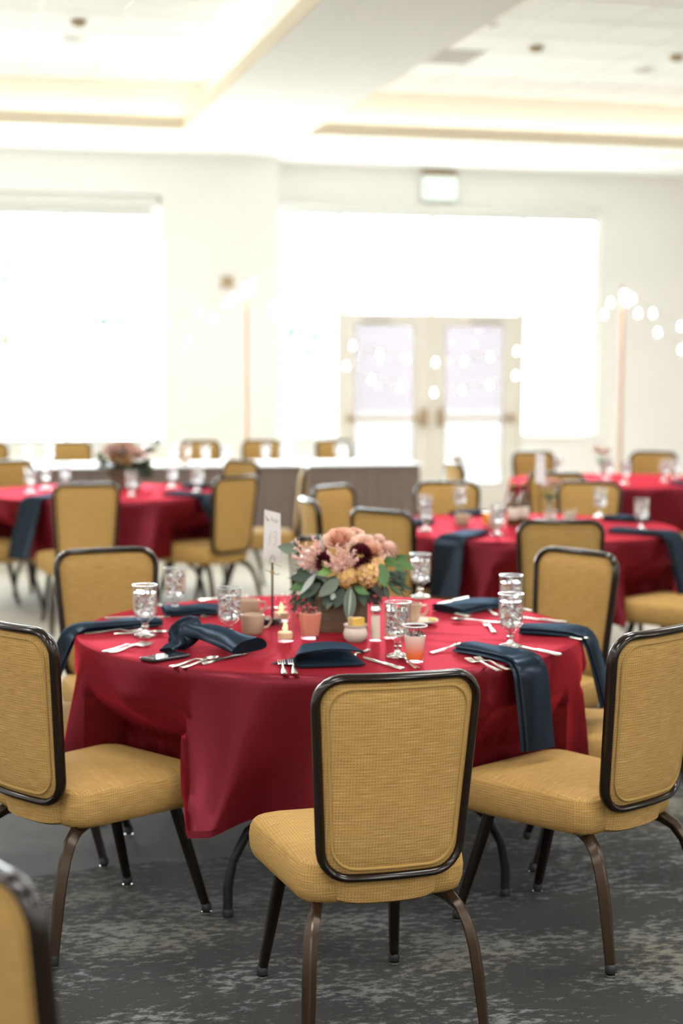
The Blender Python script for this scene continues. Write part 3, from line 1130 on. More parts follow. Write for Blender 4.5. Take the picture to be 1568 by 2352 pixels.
T1, T2, T3, T4 = (1.25, 5.3), (1.12, 11.4), (3.1, 8.5), (5.08, 11.85)
d2r = math.pi / 180
ph1 = [a * d2r for a in (-170, -150, -133, -118, -100, -86, -72, -52, -33, -14, 5, 30, 55, 82, 108, 132, 160)]
for c, lab, rz in ((T1, 'round folding table under the nearest burgundy cloth with black arched legs', 0.0), (T2, 'round table under the burgundy cloth at back left', 0.4),
                   (T3, 'round table under the burgundy cloth at right, behind the front one', 0.9), (T4, 'round table under the burgundy cloth at far right', 0.2)):
    TB.put((c[0], c[1], 0), rz, lab, 'round banquet tables')
make_cloth('tablecloth', *T1, 3, 0.355, 'burgundy satin cloth hanging in folds over the nearest round table', phase=ph1)
make_cloth('tablecloth', *T2, 5, 0.375, 'burgundy satin cloth over the round table at back left')
make_cloth('tablecloth', *T3, 8, 0.375, 'burgundy satin cloth over the round table at right behind the front one')
make_cloth('tablecloth', *T4, 11, 0.375, 'burgundy satin cloth over the small far right round table')

# ------------------------------------------------------------------ head table
hx0, hx1, hy0, hy1 = -0.35, 4.16, 14.16, 14.9
ht = thing('head_table', 'long head table with pleated taupe skirt in front of the doors', 'table', (0, 0, 0))
M().box(hx0, hx1, hy0 + 0.02, hy1 - 0.02, 0.73, 0.757).build('tabletop', M_BOXWOOD, ht, smooth=False)
for x in (hx0 + 0.1, 1.9, hx1 - 0.1):
    for y in (hy0 + 0.12, hy1 - 0.12):
        M().tube([(x, y, 0), (x, y, 0.735)], 0.016, 8, (0, 1, 0)).build('leg', M_BLACK, ht)
path = []
x = hx0
pts = [(hx0, hy1), (hx0, hy0), (hx1, hy0), (hx1, hy1)]
for (ax, ay), (bx, by) in zip(pts[:-1], pts[1:]):
    L = math.hypot(bx - ax, by - ay)
    nn = int(L / 0.014)
    nx, ny = (by - ay) / L, -(bx - ax) / L
    for q in range(nn):
        u = q / nn
        path.append((ax + (bx - ax) * u, ay + (by - ay) * u, nx, ny, L * u))


def sk(i, j):
    ax, ay, nx, ny, L = path[i]
    v = j / 7
    k = 0.004 + (0.012 + 0.012 * v) * (0.5 + 0.5 * math.sin(L * 2 * math.pi / 0.115 + 0.9 * math.sin(L * 3.1))) + 0.01 * v * math.sin(L * 5)
    return (ax - nx * k * -1, ay - ny * k * -1, 0.752 - 0.735 * v)


M().grid(len(path), 8, sk).build('pleated_skirt', M_SKIRT, ht)
o = M().box(hx0 - 0.03, hx1 + 0.03, hy0 - 0.035, hy1 + 0.03, 0.757, 0.764).build('table_linen', M_LINEN, bevel=0.003)
tag(o, 'white linen laid over the long head table', 'tablecloth')

# ------------------------------------------------------------------ goblets
def make_goblet():
    t = thing('water_goblet', 'water goblet', 'glass', group='water goblets')
    outer = [(0.010, 0.040), (0.014, 0.050), (0.026, 0.058), (0.036, 0.070), (0.0388, 0.082), (0.0388, 0.155), (0.0395, 0.165), (0.0380, 0.166)]
    inner = [(0.0360, 0.160), (0.0358, 0.085), (0.034, 0.075), (0.022, 0.064), (0.008, 0.058), (1e-4, 0.057)]
    M().lathe(outer + inner, 32, lobes=10, amp=0.018).build('bowl', M_GLASS, t)
    M().lathe([(0.016, 0.010), (0.009, 0.016), (0.0075, 0.022), (0.012, 0.028), (0.012, 0.032), (0.008, 0.036), (0.0105, 0.0415)], 16).build('stem', M_STEM, t)
    M().lathe([(1e-4, 0.0), (0.030, 0.0), (0.034, 0.002), (0.033, 0.005), (0.024, 0.008), (0.015, 0.0115)], 32, lobes=8, amp=0.09).build('foot', M_STEM, t)
    M().lathe([(1e-4, 0.0585), (0.008, 0.0595), (0.021, 0.066), (0.0325, 0.076), (0.0345, 0.086), (0.0345, 0.142), (1e-4, 0.142)], 24).build('water', M_WATER, t)
    r2 = random.Random(4)
    M().tube([(0.0385 * math.cos(a), 0.0385 * math.sin(a), 0.1655) for a in [2 * math.pi * q / 32 for q in range(32)]], 0.0019, 6, closed=True).build('rim', M_RIM, t)
    for q in range(11):
        a = q * 2.4 + 0.3
        c = Vector((0.019 * math.cos(a), 0.019 * math.sin(a), 0.080 + 0.0066 * q))
        mt = Matrix.Translation(c) @ Euler((r2.uniform(0, 3), r2.uniform(0, 3), r2.uniform(0, 3))).to_matrix().to_4x4()
        b = 0.0095
        M().box(-b, b, -b, b, -b * 0.8, b * 0.8).xf(mt).build('ice_cube', M_ICE, t, smooth=False, bevel=0.002)
    return t


GB = Kind(make_goblet())
ORD = ['first', 'second', 'third', 'fourth', 'fifth', 'sixth', 'seventh', 'eighth', 'ninth', 'tenth', 'eleventh', 'twelfth', 'thirteenth', 'fourteenth', 'fifteenth']
g1 = [((0.637, 5.281), 'at the left edge of the front table'), ((0.794, 5.707), 'behind the leftmost one of the front table'), ((0.892, 5.165), 'beside the tan cups on the front table'),
      ((1.332, 4.743), 'beside the pink and orange drink in the plastic cup'), ((1.758, 5.951), 'at the back of the front table, right of the flowers'), ((1.879, 5.274), 'half hidden behind another on the front table'),
      ((1.725, 4.841), 'by the long hanging napkin on the front table'), ((1.341, 6.161), 'at the back of the front table, behind the number card')]
for (x, y), lab in g1:
    GB.put((x, y, TZ + 0.001), rnd.uniform(0, 6), 'clear water goblet with ice ' + lab, 'goblets on the front table')


def goblets(pts, z, where, group):
    import functools
    pts = sorted(pts, key=lambda p: math.atan2(p[0], p[1]))
    for i, (x, y) in enumerate(pts):
        GB.put((x, y, z + 0.001), rnd.uniform(0, 6), 'clear water goblet, %s from the left on %s' % (ORD[i], where), group)


goblets([(2.574, 8.664), (2.50, 8.38), (2.974, 9.264), (2.797, 8.072), (3.736, 8.973), (3.655, 8.205)], TZ, 'the right table', 'goblets on the right table')
goblets([(0.603, 11.403), (0.724, 11.704), (0.879, 11.974), (1.24, 10.978), (1.612, 11.711), (1.723, 11.276), (1.80, 11.7), (1.341, 12.105)], TZ, 'the back left table', 'goblets on the back left table')
goblets([(5.027, 11.93), (4.80, 12.4), (5.361, 11.626), (5.592, 11.93), (4.969, 11.461)], TZ, 'the far right table', 'goblets on the far right table')
goblets([(0.75, 14.6), (0.95, 14.75), (1.78, 14.7), (2.30, 14.55), (2.5, 14.65), (2.86, 14.62), (3.0, 14.5), (3.10, 14.7), (3.53, 14.6), (3.62, 14.7), (3.9, 14.6), (4.02, 14.7), (2.02, 14.6), (2.15, 14.7)], 0.764, 'the white head table', 'goblets on the head table')

# head table: grinder, candle
t = thing('pepper_grinder', 'tall wooden grinder with dark cap on the head table', 'grinder', (2.09, 14.4, 0.765))
M().lathe([(1e-4, 0), (0.034, 0), (0.036, 0.02), (0.028, 0.06), (0.03, 0.10), (0.04, 0.16), (0.042, 0.19), (1e-4, 0.19)], 18).build('body', M_CUP, t)
M().lathe([(1e-4, 0.19), (0.048, 0.192), (0.045, 0.205), (0.02, 0.22), (1e-4, 0.222)], 18).build('cap', M_IRON, t)
t = thing('pillar_candle', 'slim grey candle on the head table against the left window', 'candle', (1.356, 14.6, 0.765))
M().lathe([(1e-4, 0), (0.035, 0), (0.035, 0.008), (0.018, 0.016), (1e-4, 0.016)], 16).build('holder', M_GREYV, t)
M().lathe([(1e-4, 0.012), (0.017, 0.012), (0.016, 0.28), (1e-4, 0.285)], 16).build('wax', M_GREYV, t)

# ------------------------------------------------------------------ poles and string lights
for x, lab in ((2.90, 'slim copper brown pole left of the doors carrying string lights'), (6.785, 'slim copper brown pole right of the doors carrying string lights')):
    t = thing('light_pole', lab, 'pole', (x, 15.8, 0))
    M().lathe([(1e-4, 0), (0.16, 0), (0.16, 0.02), (0.03, 0.05)], 24).build('base', M_COPPER, t)
    M().lathe([(0.024, 0.03), (0.022, 2.43), (1e-4, 2.46)], 12).build('shaft', M_COPPER, t)
    M().tube([(0, 0, 2.37), (0, -0.05, 2.37)], 0.006, 6).build('hook', M_IRON, t)
STR = {
    'upper string of round bulbs sagging between the poles across the doors': [(2.85, 2.384), (3.043, 2.17), (3.304, 1.988), (3.555, 1.876), (3.808, 1.813), (4.072, 1.729), (4.342, 1.689), (4.623, 1.661), (4.911, 1.671), (5.174, 1.714), (5.443, 1.77), (5.767, 1.894), (6.079, 2.044), (6.402, 2.25), (6.538, 2.332)],
    'lower string of round bulbs sagging between the poles across the doors': [(2.837, 2.312), (3.047, 2.086), (3.263, 1.874), (3.514, 1.713), (3.746, 1.621), (3.993, 1.494), (4.271, 1.416), (4.609, 1.371), (4.888, 1.396), (5.173, 1.446), (5.433, 1.535), (5.725, 1.683), (6.037, 1.875), (6.336, 2.131), (6.552, 2.281)],
    'upper string of round bulbs running left from the left pole': [(2.78, 2.345), (2.666, 2.241), (2.337, 2.102), (2.039, 2.003), (1.72, 1.921), (1.364, 1.867), (0.974, 1.837)],
    'lower string of round bulbs running left from the left pole': [(2.77, 2.29), (2.604, 2.193), (2.47, 2.047), (2.239, 1.854), (1.997, 1.705), (1.678, 1.585), (1.283, 1.497), (0.892, 1.445)],
    'upper string of round bulbs running right from the right pole': [(6.57, 2.324), (6.63, 2.291), (6.85, 2.149), (7.15, 2.024), (7.515, 1.864), (7.897, 1.758)],
    'lower string of round bulbs running right from the right pole': [(6.575, 2.26), (6.693, 2.147), (6.905, 1.962), (7.164, 1.797), (7.521, 1.627), (7.905, 1.476)],
}
bulb_me = None
for lab, pts in STR.items():
    pts = [(x * 1.036, 1.64 + (z - 1.64) * 1.036) for x, z in pts]
    t = thing('string_lights', lab, 'lights', (pts[0][0], 15.75, pts[0][1]), 0, 'string lights')
    x0, z0 = pts[0]
    M().tube([(x - x0, 0, z - z0 + 0.045) for x, z in pts], 0.0035, 5, (0, 1, 0)).build('cable', M_CABLE, t)
    for x, z in pts:
        if bulb_me is None:
            b = M().lathe([(1e-4, -0.022), (0.012, -0.018), (0.019, -0.006), (0.019, 0.006), (0.012, 0.018), (0.008, 0.028), (0.008, 0.044), (1e-4, 0.045)], 12).build('bulb', M_BULB, t)
            bulb_me = b.data
        else:
            b = bpy.data.objects.new('bulb', bulb_me)
            COL.objects.link(b)
            b.parent = t
        b.location = (x - x0, 0, z - z0)


# ------------------------------------------------------------------ cutlery
def bar_strip(prof, n=10, th=0.0018):
    """flat tapered bar: prof = (x, half width, z), gives thickness th"""
    mb = M()
    sec = []
    for x, hw, z in prof:
        sec.append([(x, -hw, z), (x, -hw * 0.6, z + th), (x, hw * 0.6, z + th), (x, hw, z), (x, 0, z - th * 0.4)])
    mb.grid(5, len(prof), lambda i, j: sec[j][i], closeu=True)
    mb.add(sec[0], [(4, 3, 2, 1, 0)])
    mb.add(sec[-1], [(0, 1, 2, 3, 4)])
    return mb


HANDLE = [(0.0, 0.0065, 0.001), (0.006, 0.0095, 0.001), (0.03, 0.0085, 0.0015), (0.06, 0.006, 0.003), (0.09, 0.0035, 0.006), (0.115, 0.0032, 0.008)]


def make_fork():
    t = thing('fork', 'fork', 'fork', group='cutlery on the front table')
    bar_strip(HANDLE + [(0.13, 0.006, 0.005), (0.14, 0.0105, 0.002), (0.15, 0.012, 0.001)], th=0.0024).build('handle', M_STEEL, t)
    for q in range(4):
        y = (q - 1.5) * 0.0063
        bar_strip([(0.149, 0.0024, 0.001), (0.17, 0.0019, 0.001), (0.188, 0.0015, 0.004), (0.195, 0.0008, 0.006)], th=0.0018).xf(Matrix.Translation((0, y, 0))).build('tine', M_STEEL, t)
    return t


def make_knife():
    t = thing('knife', 'knife', 'knife', group='cutlery on the front table')
    bar_strip([(0.0, 0.006, 0.001), (0.005, 0.0095, 0.001), (0.03, 0.009, 0.001), (0.07, 0.0065, 0.001), (0.1, 0.006, 0.001), (0.105, 0.0075, 0.001)], th=0.0045).build('handle', M_STEEL, t)
    bar_strip([(0.104, 0.0065, 0.001), (0.12, 0.0095, 0.001), (0.18, 0.0105, 0.001), (0.21, 0.008, 0.001), (0.225, 0.002, 0.001)], th=0.0018).build('blade', M_STEEL, t)
    return t


def make_spoon():
    t = thing('spoon', 'spoon', 'spoon', group='cutlery on the front table')
    bar_strip(HANDLE + [(0.125, 0.0036, 0.007)], th=0.0024).build('handle', M_STEEL, t)
    mb = M()

    def sp(i, j):
        a = 2 * math.pi * i / 20
        r = j / 5
        x = 0.148 + 0.025 * r * math.cos(a)
        return (x, 0.0165 * r * math.sin(a) * (1 - 0.15 * math.cos(a)), 0.0012 + 0.0075 * r * r)
    mb.grid(20, 6, sp, closeu=True)
    mb.grid(20, 6, lambda i, j: (lambda p: (p[0], p[1], p[2] + 0.0014))(sp(i, j)), closeu=True)
    mb.grid(20, 2, lambda i, j: (lambda p: (p[0], p[1], p[2] + 0.0014 * j))(sp(i, 5)), closeu=True)
    mb.build('spoon_bowl', M_STEEL, t)
    return t


KF, KK, KS = Kind(make_fork()), Kind(make_knife()), Kind(make_spoon())


def cut(kind, a, b, label, z=0.0, at=0.0, L=None):
    """handle end at a, pointing at b"""
    ang = math.atan2(b[1] - a[1], b[0] - a[0])
    k = {'fork': KF, 'knife': KK, 'spoon': KS}[kind]
    return k.put((a[0], a[1], TZ + 0.0015 + z), ang, 'steel %s %s' % (kind, label), 'cutlery on the front table')


cut('fork', (0.449, 5.366), (0.614, 5.385), 'in front of the draped napkin at the left table edge')
cut('knife', (0.545, 5.668), (0.75, 5.66), 'behind the draped napkin at the left table edge')
cut('spoon', (0.545, 5.342), (0.72, 5.30), 'at the foot of the leftmost goblet')
cut('fork', (0.494, 4.988), (0.668, 5.15), 'nearer of the two left of the phone')
cut('fork', (0.474, 5.003), (0.648, 5.167), 'farther of the two left of the phone')
cut('fork', (0.639, 4.712), (0.817, 4.865), 'just below the knotted napkin, before the phone')
cut('spoon', (0.668, 4.692), (0.84, 4.85), 'below the knotted napkin beside a fork')
cut('knife', (0.735, 4.735), (0.885, 4.88), 'half under the knotted napkin')
cut('knife', (0.765, 5.951), (0.80, 5.80), 'left of the folded napkin at the back left')
cut('fork', (0.83, 5.80), (0.90, 5.62), 'beside the foot of the second goblet from the left')
cut('knife', (0.92, 6.04), (1.08, 6.10), 'behind the folded napkin at the back left')
cut('spoon', (1.03, 5.76), (1.2, 5.74), 'behind the tan cups')
cut('fork', (0.935, 4.505), (0.980, 4.80), 'left one of the pair before the looped blue napkin', z=0.006)
cut('fork', (0.965, 4.500), (1.010, 4.80), 'right one of the pair before the looped blue napkin', z=0.006)
cut('knife', (1.29, 4.53), (1.225, 4.75), 'right of the looped blue napkin')
cut('fork', (1.275, 4.874), (1.19, 4.745), 'lying right behind the looped blue napkin')
cut('spoon', (1.335, 4.54), (1.331, 4.72), 'before the pink and orange drink')
cut('spoon', (1.444, 4.774), (1.60, 4.885), 'pointing under the rolled edge of the long hanging napkin')
cut('fork', (1.555, 4.45), (1.49, 4.80), 'left one of the pair before the long hanging napkin')
cut('fork', (1.585, 4.46), (1.525, 4.80), 'right one of the pair before the long hanging napkin')
cut('knife', (1.819, 4.653), (1.74, 4.86), 'beside the foot of the long stemmed goblet at right')
cut('fork', (1.992, 4.91), (1.84, 5.15), 'at the right table edge before the draped napkin')
cut('spoon', (2.02, 4.93), (1.87, 5.16), 'at the right table edge beside a fork')
cut('knife', (2.07, 5.245), (1.95, 5.41), 'behind the draped napkin at the right edge')
cut('spoon', (1.853, 5.299), (1.70, 5.37), 'behind the long stemmed goblet at right')
cut('fork', (1.762, 5.10), (1.811, 5.388), 'alone in the middle right of the cloth')
cut('knife', (1.93, 5.895), (1.76, 5.755), 'on top behind the folded napkin at the back right', 0.0)
cut('knife', (1.79, 5.44), (1.73, 5.62), 'in front of the folded napkin at the back right')
cut('fork', (1.893, 5.452), (1.896, 5.64), 'in front of the folded napkin near the half hidden goblet')
cut('spoon', (2.05, 5.525), (1.99, 5.69), 'behind the goblets at the right table edge')


# ------------------------------------------------------------------ napkins
def strip_mesh(path, w, th, side, arch=0.35, wend=None, layers=2, seed=0):
    """folded cloth strip along a 3-D path; side = horizontal width direction"""
    rr = random.Random(seed)
    P = resample(path, 34, closed=False)
    k = len(P)
    S = Vector(side).normalized()
    mb = M()
    wend = wend or w
    for la in range(layers):
        nsec = 18
        rings = []
        for i in range(k):
            T = (P[min(i + 1, k - 1)] - P[max(i - 1, 0)]).normalized()
            Nn = S.cross(T).normalized()
            if Nn.z < -0.2 or (abs(Nn.z) <= 0.2 and Nn.dot(Vector(path[-1]) - Vector(path[0])) < 0):
                Nn = -Nn
            u = i / (k - 1)
            ww = (w + (wend - w) * u) * (1 - 0.08 * la) / 2
            base = P[i] + Nn * (th * la) + S * (0.006 * la)
            ring = []
            for q in range(nsec):
                a = 2 * math.pi * q / nsec
                x = math.copysign(abs(math.cos(a)) ** 0.55, math.cos(a))
                zz = math.copysign(abs(math.sin(a)) ** 0.8, math.sin(a))
                bulge = th * 0.5 * (zz + 0.9) + (th * arch * (1 - x * x) if zz > 0 else 0)
                bulge += 0.0025 * math.sin(9 * u + 3 * x + seed) * (1 if zz > 0 else 0)
                ring.append(base + S * (x * ww) + Nn * bulge)
            rings.append(ring)
        mb.grid(nsec, k, lambda i, j: rings[j][i], closeu=True)
        mb.add(rings[0], [tuple(range(nsec))])
        mb.add(rings[-1], [tuple(range(nsec))])
    return mb


def drape_path(p0, p1, tip_z, c, out=0.035, rt_=0.832, inner_z=TZ + 0.003):
    """from p0 on the table top, over the edge at p1 and hanging to tip_z"""
    d = Vector((p1[0] - p0[0], p1[1] - p0[1], 0)).normalized()
    e = Vector((p1[0], p1[1], 0))
    pts = [Vector((p0[0], p0[1], inner_z)), (Vector((p0[0], p0[1], 0)).lerp(e, 0.5)) + Vector((0, 0, inner_z)), e - d * 0.02 + Vector((0, 0, inner_z)),
           e + d * 0.012 + Vector((0, 0, inner_z - 0.006)), e + d * (0.03) + Vector((0, 0, inner_z - 0.03))]
    for q in (0.3, 0.6, 1.0):
        pts.append(e + d * (0.032 + out * q) + Vector((0, 0, inner_z - 0.03 + (tip_z - inner_z + 0.03) * q)))
    return pts


def edge_pt(c, ang, r=0.832):
    return (c[0] + r * math.cos(ang * d2r), c[1] + r * math.sin(ang * d2r))


def drape_napkin(c, ang, inner, tip, w, label, group, wend=None, out=0.07, seed=1, layers=2, th=0.011):
    p1 = edge_pt(c, ang)
    p0 = (p1[0] + (c[0] - p1[0]) * inner, p1[1] + (c[1] - p1[1]) * inner)
    return drape2(c, p0, p1, tip, w, label, group, wend, out, seed, layers, th)


def drape2(c, p0, p1, tip, w, label, group, wend=None, out=0.07, seed=1, layers=2, th=0.011):
    d = Vector((p1[0] - p0[0], p1[1] - p0[1], 0)).normalized()
    side = (-d.y, d.x, 0)
    o = strip_mesh(drape_path(p0, p1, tip, c, out), w, th, side, wend=wend, layers=layers, seed=seed).build('napkin', M_NAVY)
    return tag(o, label, 'napkin', group)


GN1, GN3 = 'navy napkins on the front table', 'navy napkins on the right table'
drape2(T1, (1.57, 4.80), (1.667, 4.578), 0.515, 0.125, 'dark navy napkin hanging long over the front right edge above a seat', GN1, wend=0.125, out=0.03, seed=2)
drape2(T1, (1.86, 5.10), (2.02, 5.00), 0.545, 0.14, 'navy napkin hanging over the right table edge towards the back chair', GN1, wend=0.17, out=0.05, seed=3)
drape2(T1, (0.70, 5.51), (0.432, 5.42), 0.50, 0.12, 'navy napkin laid flat and hanging over the left table edge', GN1, wend=0.10, out=0.10, seed=4)


def flat_napkin(a, b, w, label, group, th=0.012, seed=0, layers=2):
    A, B = Vector((*a, TZ + 0.002)), Vector((*b, TZ + 0.002))
    d = (B - A).normalized()
    o = strip_mesh([A, A.lerp(B, 0.33) + Vector((0, 0, 0.002)), A.lerp(B, 0.66) + Vector((0, 0, 0.003)), B], w, th, (-d.y, d.x, 0), layers=layers, seed=seed).build('napkin', M_NAVY)
    return tag(o, label, 'napkin', group)


flat_napkin((0.76, 5.74), (0.965, 5.74), 0.16, 'navy napkin folded flat at the back left of the front table', GN1, 0.010, 5)
flat_napkin((1.74, 5.55), (1.96, 5.68), 0.15, 'navy napkin folded flat at the back right of the front table', GN1, 0.012, 6)

# looped blue napkin folded over in a loop, front of the table
def loop_napkin():
    prof = []
    # an S of cloth seen from the right short side: bottom layer, loop at the viewer's side, top layer
    for q in range(9):
        prof.append((0.15 - q * 0.03, 0.003))
    for q in range(1, 8):
        a = -math.pi / 2 - math.pi * q / 8
        prof.append((-0.09 + 0.022 * math.cos(a), 0.022 + 0.019 * math.sin(a)))
    for q in range(9):
        u = q / 8
        prof.append((-0.09 + u * 0.235, 0.042 + 0.012 * math.sin(u * 3.0) - 0.004 * u))
    thick = 0.004
    k = len(prof)
    nrm = []
    for i in range(k):
        a, b = Vector(prof[max(i - 1, 0)]), Vector(prof[min(i + 1, k - 1)])
        t_ = (b - a).normalized()
        nrm.append(Vector((-t_.y, t_.x)))
    ring = [Vector(p) + n_ * thick * -0.5 for p, n_ in zip(prof, nrm)] + [Vector(p) + n_ * thick * 0.5 for p, n_ in reversed(list(zip(prof, nrm)))]
    n = len(ring)
    L = 0.17
    mb = M()

    def fn(i, j):
        v = j / 8
        p = ring[i]
        return (p.x * 0.8 * (1 - 0.28 * v) + 0.03 * v, v * 0.27 + 0.05 * max(0, p.x) * (1 - v), p.y * (1 - 0.45 * v) + 0.003)
    mb.grid(n, 9, fn, closeu=True)
    mb.add([fn(i, 0) for i in range(n)], [tuple(range(n))])
    mb.add([fn(i, 8) for i in range(n)], [tuple(range(n))])
    # loose corner lying to the left
    mb.add([(-0.03, 0.20, 0.004), (-0.15, 0.08, 0.003), (-0.04, 0.01, 0.004), (-0.03, 0.20, 0.006), (-0.15, 0.08, 0.004), (-0.04, 0.01, 0.006)], [(0, 1, 2), (3, 5, 4), (0, 3, 4, 1), (1, 4, 5, 2), (2, 5, 3, 0)])
    return mb


o = loop_napkin().build('napkin', M_NAVY, loc=(1.075, 4.60, TZ + 0.001))
o.rotation_euler = (0, 0, R(-4))
tag(o, 'blue navy napkin folded into a loop behind the two forks and front chair', 'napkin', GN1)

# knotted napkin
mb = M()
kn = Vector((0.735, 5.03, 0))
tail = [kn + Vector((0.0, 0.0, TZ + 0.035)), kn + Vector((0.05, -0.05, TZ + 0.04)), kn + Vector((0.10, -0.115, TZ + 0.03)), kn + Vector((0.16, -0.20, TZ + 0.016))]
mb.join(strip_mesh(tail, 0.06, 0.022, (0.78, 0.62, 0), arch=1.1, wend=0.16, layers=1, seed=9))
tail2 = [kn + Vector((0.0, 0.0, TZ + 0.03)), kn + Vector((-0.04, -0.06, TZ + 0.02)), kn + Vector((-0.075, -0.10, TZ + 0.006))]
mb.join(strip_mesh(tail2, 0.035, 0.012, (0.8, -0.6, 0), wend=0.05, layers=1, seed=10))
tail3 = [kn + Vector((0.0, 0.0, TZ + 0.05)), kn + Vector((0.045, 0.0, TZ + 0.045)), kn + Vector((0.09, -0.03, TZ + 0.02)), kn + Vector((0.11, -0.06, TZ + 0.005))]
mb.join(strip_mesh(tail3, 0.05, 0.014, (0.3, 0.95, 0), wend=0.08, layers=1, seed=11))
lp = [kn + Vector((0.034 * math.cos(a) * 1.05 - 0.005, 0.026 * math.sin(a), TZ + 0.048 + 0.026 * math.sin(a + 0.8))) for a in [2 * math.pi * q / 14 for q in range(14)]]
mb.sweep(lp, [(0.017 * math.cos(2 * math.pi * i / 10), 0.026 * math.sin(2 * math.pi * i / 10)) for i in range(10)], (0, 0.4, 1), closed=True)
mb.sphere(kn + Vector((0, 0, TZ + 0.042)), 0.034, 12, 1.1)
o = mb.build('napkin', M_NAVY)
tag(o, 'navy napkin tied in a knot behind the phone on the front table', 'napkin', GN1)

# napkins of the far tables
drape2(T3, (2.70, 8.16), (2.50, 7.915), 0.485, 0.165, 'navy napkin hanging at the left front of the right table', GN3, wend=0.16, out=0.06, seed=12)
drape2(T3, (3.46, 8.12), (3.66, 7.87), 0.44, 0.16, 'navy napkin hanging at the right front of the right table', GN3, wend=0.19, out=0.08, seed=13)


def flat3(a, b, w, label, group, seed):
    flat_napkin(a, b, w, label, group, 0.012, seed)


flat3((2.46, 8.62), (2.62, 8.80), 0.14, 'navy napkin folded flat at the far left of the right table', GN3, 14)
flat3((2.92, 9.18), (3.12, 9.24), 0.14, 'navy napkin folded flat behind the cups on the right table', GN3, 15)
flat3((3.70, 8.78), (3.86, 8.60), 0.14, 'navy napkin folded flat at the far right of the right table', GN3, 16)
GN2 = 'navy napkins on the back left table'
drape_napkin(T2, -130, 0.38, 0.40, 0.17, 'navy napkin hanging at the left of the back left table', GN2, out=0.13, seed=17)
drape_napkin(T2, -45, 0.35, 0.50, 0.19, 'navy napkin hanging at the right front of the back left table', GN2, out=0.12, seed=18)
flat3((1.70, 11.65), (1.84, 11.55), 0.14, 'navy napkin folded flat at the right of the back left table', GN2, 19)
drape_napkin(T4, -62, 0.35, 0.40, 0.2, 'navy napkin hanging over the front of the far right table', 'navy napkin on the far right table', out=0.12, seed=20)


# ------------------------------------------------------------------ things in the middle of the front table
def tumbler(name, label, cat, loc, rb, rtop, h, wall, ma, group=None):
    t = thing(name, label, cat, loc, 0, group)
    M().lathe([(1e-4, 0), (rb * 0.95, 0), (rb, 0.004), (rtop, h), (rtop - wall * 0.4, h + 0.001), (rtop - wall, h - 0.002), (rb - wall * 0.5, 0.009), (1e-4, 0.008)], 28).build('cup', ma, t)
    return t


def votive(x, y, label):
    t = tumbler('votive_holder', label, 'candle', (x, y, TZ + 0.001), 0.026, 0.040, 0.093, 0.004, M_GLASS2, 'votive candles')
    M().lathe([(1e-4, 0.0095), (0.0225, 0.0095), (0.0235, 0.028), (0.021, 0.031), (1e-4, 0.031)], 20).build('tealight', M_CANDLE, t)
    M().lathe([(1e-4, 0.031), (0.0055, 0.033), (0.008, 0.042), (0.006, 0.053), (0.002, 0.063), (1e-4, 0.066)], 12).build('flame', M_FLAME, t)


votive(1.058, 5.086, 'clear votive glass with a lit tealight beside the pink cup')
votive(1.13, 5.50, 'clear votive glass behind, left of the wooden flower box')
t = tumbler('drink_cup', 'clear cup filled with pink drink beside the votive candle', 'drink', (1.148, 5.127, TZ + 0.001), 0.030, 0.041, 0.096, 0.0025, M_GLASS2)
M().lathe([(1e-4, 0.0095), (0.0275, 0.0095), (0.0367, 0.082), (1e-4, 0.082)], 24).build('pink_drink', M_PINK, t)
for q in range(4):
    a = q * 1.6
    M().box(-0.01, 0.01, -0.01, 0.01, -0.008, 0.008).xf(Matrix.Translation((0.016 * math.cos(a), 0.016 * math.sin(a), 0.082)) @ Euler((a, 1 + a, 2)).to_matrix().to_4x4()).build('ice_cube', M_ICE, t, smooth=False, bevel=0.002)

# plastic cup with pink orange drink and straw
t = tumbler('plastic_cup', 'clear plastic cup of pink and orange drink with black straw', 'drink', (1.359, 4.652, TZ + 0.001), 0.026, 0.0355, 0.107, 0.0015, M_GLASS2)
ma = mat('sunset_drink', (0.9, 0.4, 0.3), 0.3, sss=0.2)
g = N(ma)
sp_ = g.n('ShaderNodeSeparateXYZ')
g.l(g.n('ShaderNodeTexCoord').outputs['Object'], sp_.inputs[0])
mr = g.n('ShaderNodeMapRange', _1=0.008, _2=0.075)
g.l(sp_.outputs[2], mr.inputs[0])
g.l(g.ramp(mr.outputs[0], [(0.0, (0.9, 0.16, 0.01)), (0.22, (0.9, 0.17, 0.05)), (0.55, (0.86, 0.36, 0.28)), (1.0, (0.86, 0.62, 0.56))]), g.b.inputs['Base Color'])
M().lathe([(1e-4, 0.0092), (0.0245, 0.0095), (0.0318, 0.078), (1e-4, 0.078)], 24).build('mixed_drink', ma, t)
for q in range(5):
    a = q * 1.3
    M().box(-0.009, 0.009, -0.009, 0.009, -0.008, 0.008).xf(Matrix.Translation((0.016 * math.cos(a), 0.016 * math.sin(a), 0.078)) @ Euler((a, 1 + a, 2)).to_matrix().to_4x4()).build('ice_cube', M_ICE, t, smooth=False, bevel=0.002)
M().tube([(-0.012, -0.01, 0.012), (0.008, -0.024, 0.112)], 0.0018, 6, (0, 1, 0)).build('straw', M_IRON, t)
M().lathe([(0.0355, 0.105), (0.0375, 0.107), (0.0365, 0.110), (0.0345, 0.108)], 28).build('rolled_rim', M_CHROME if False else M_LINEN, t)

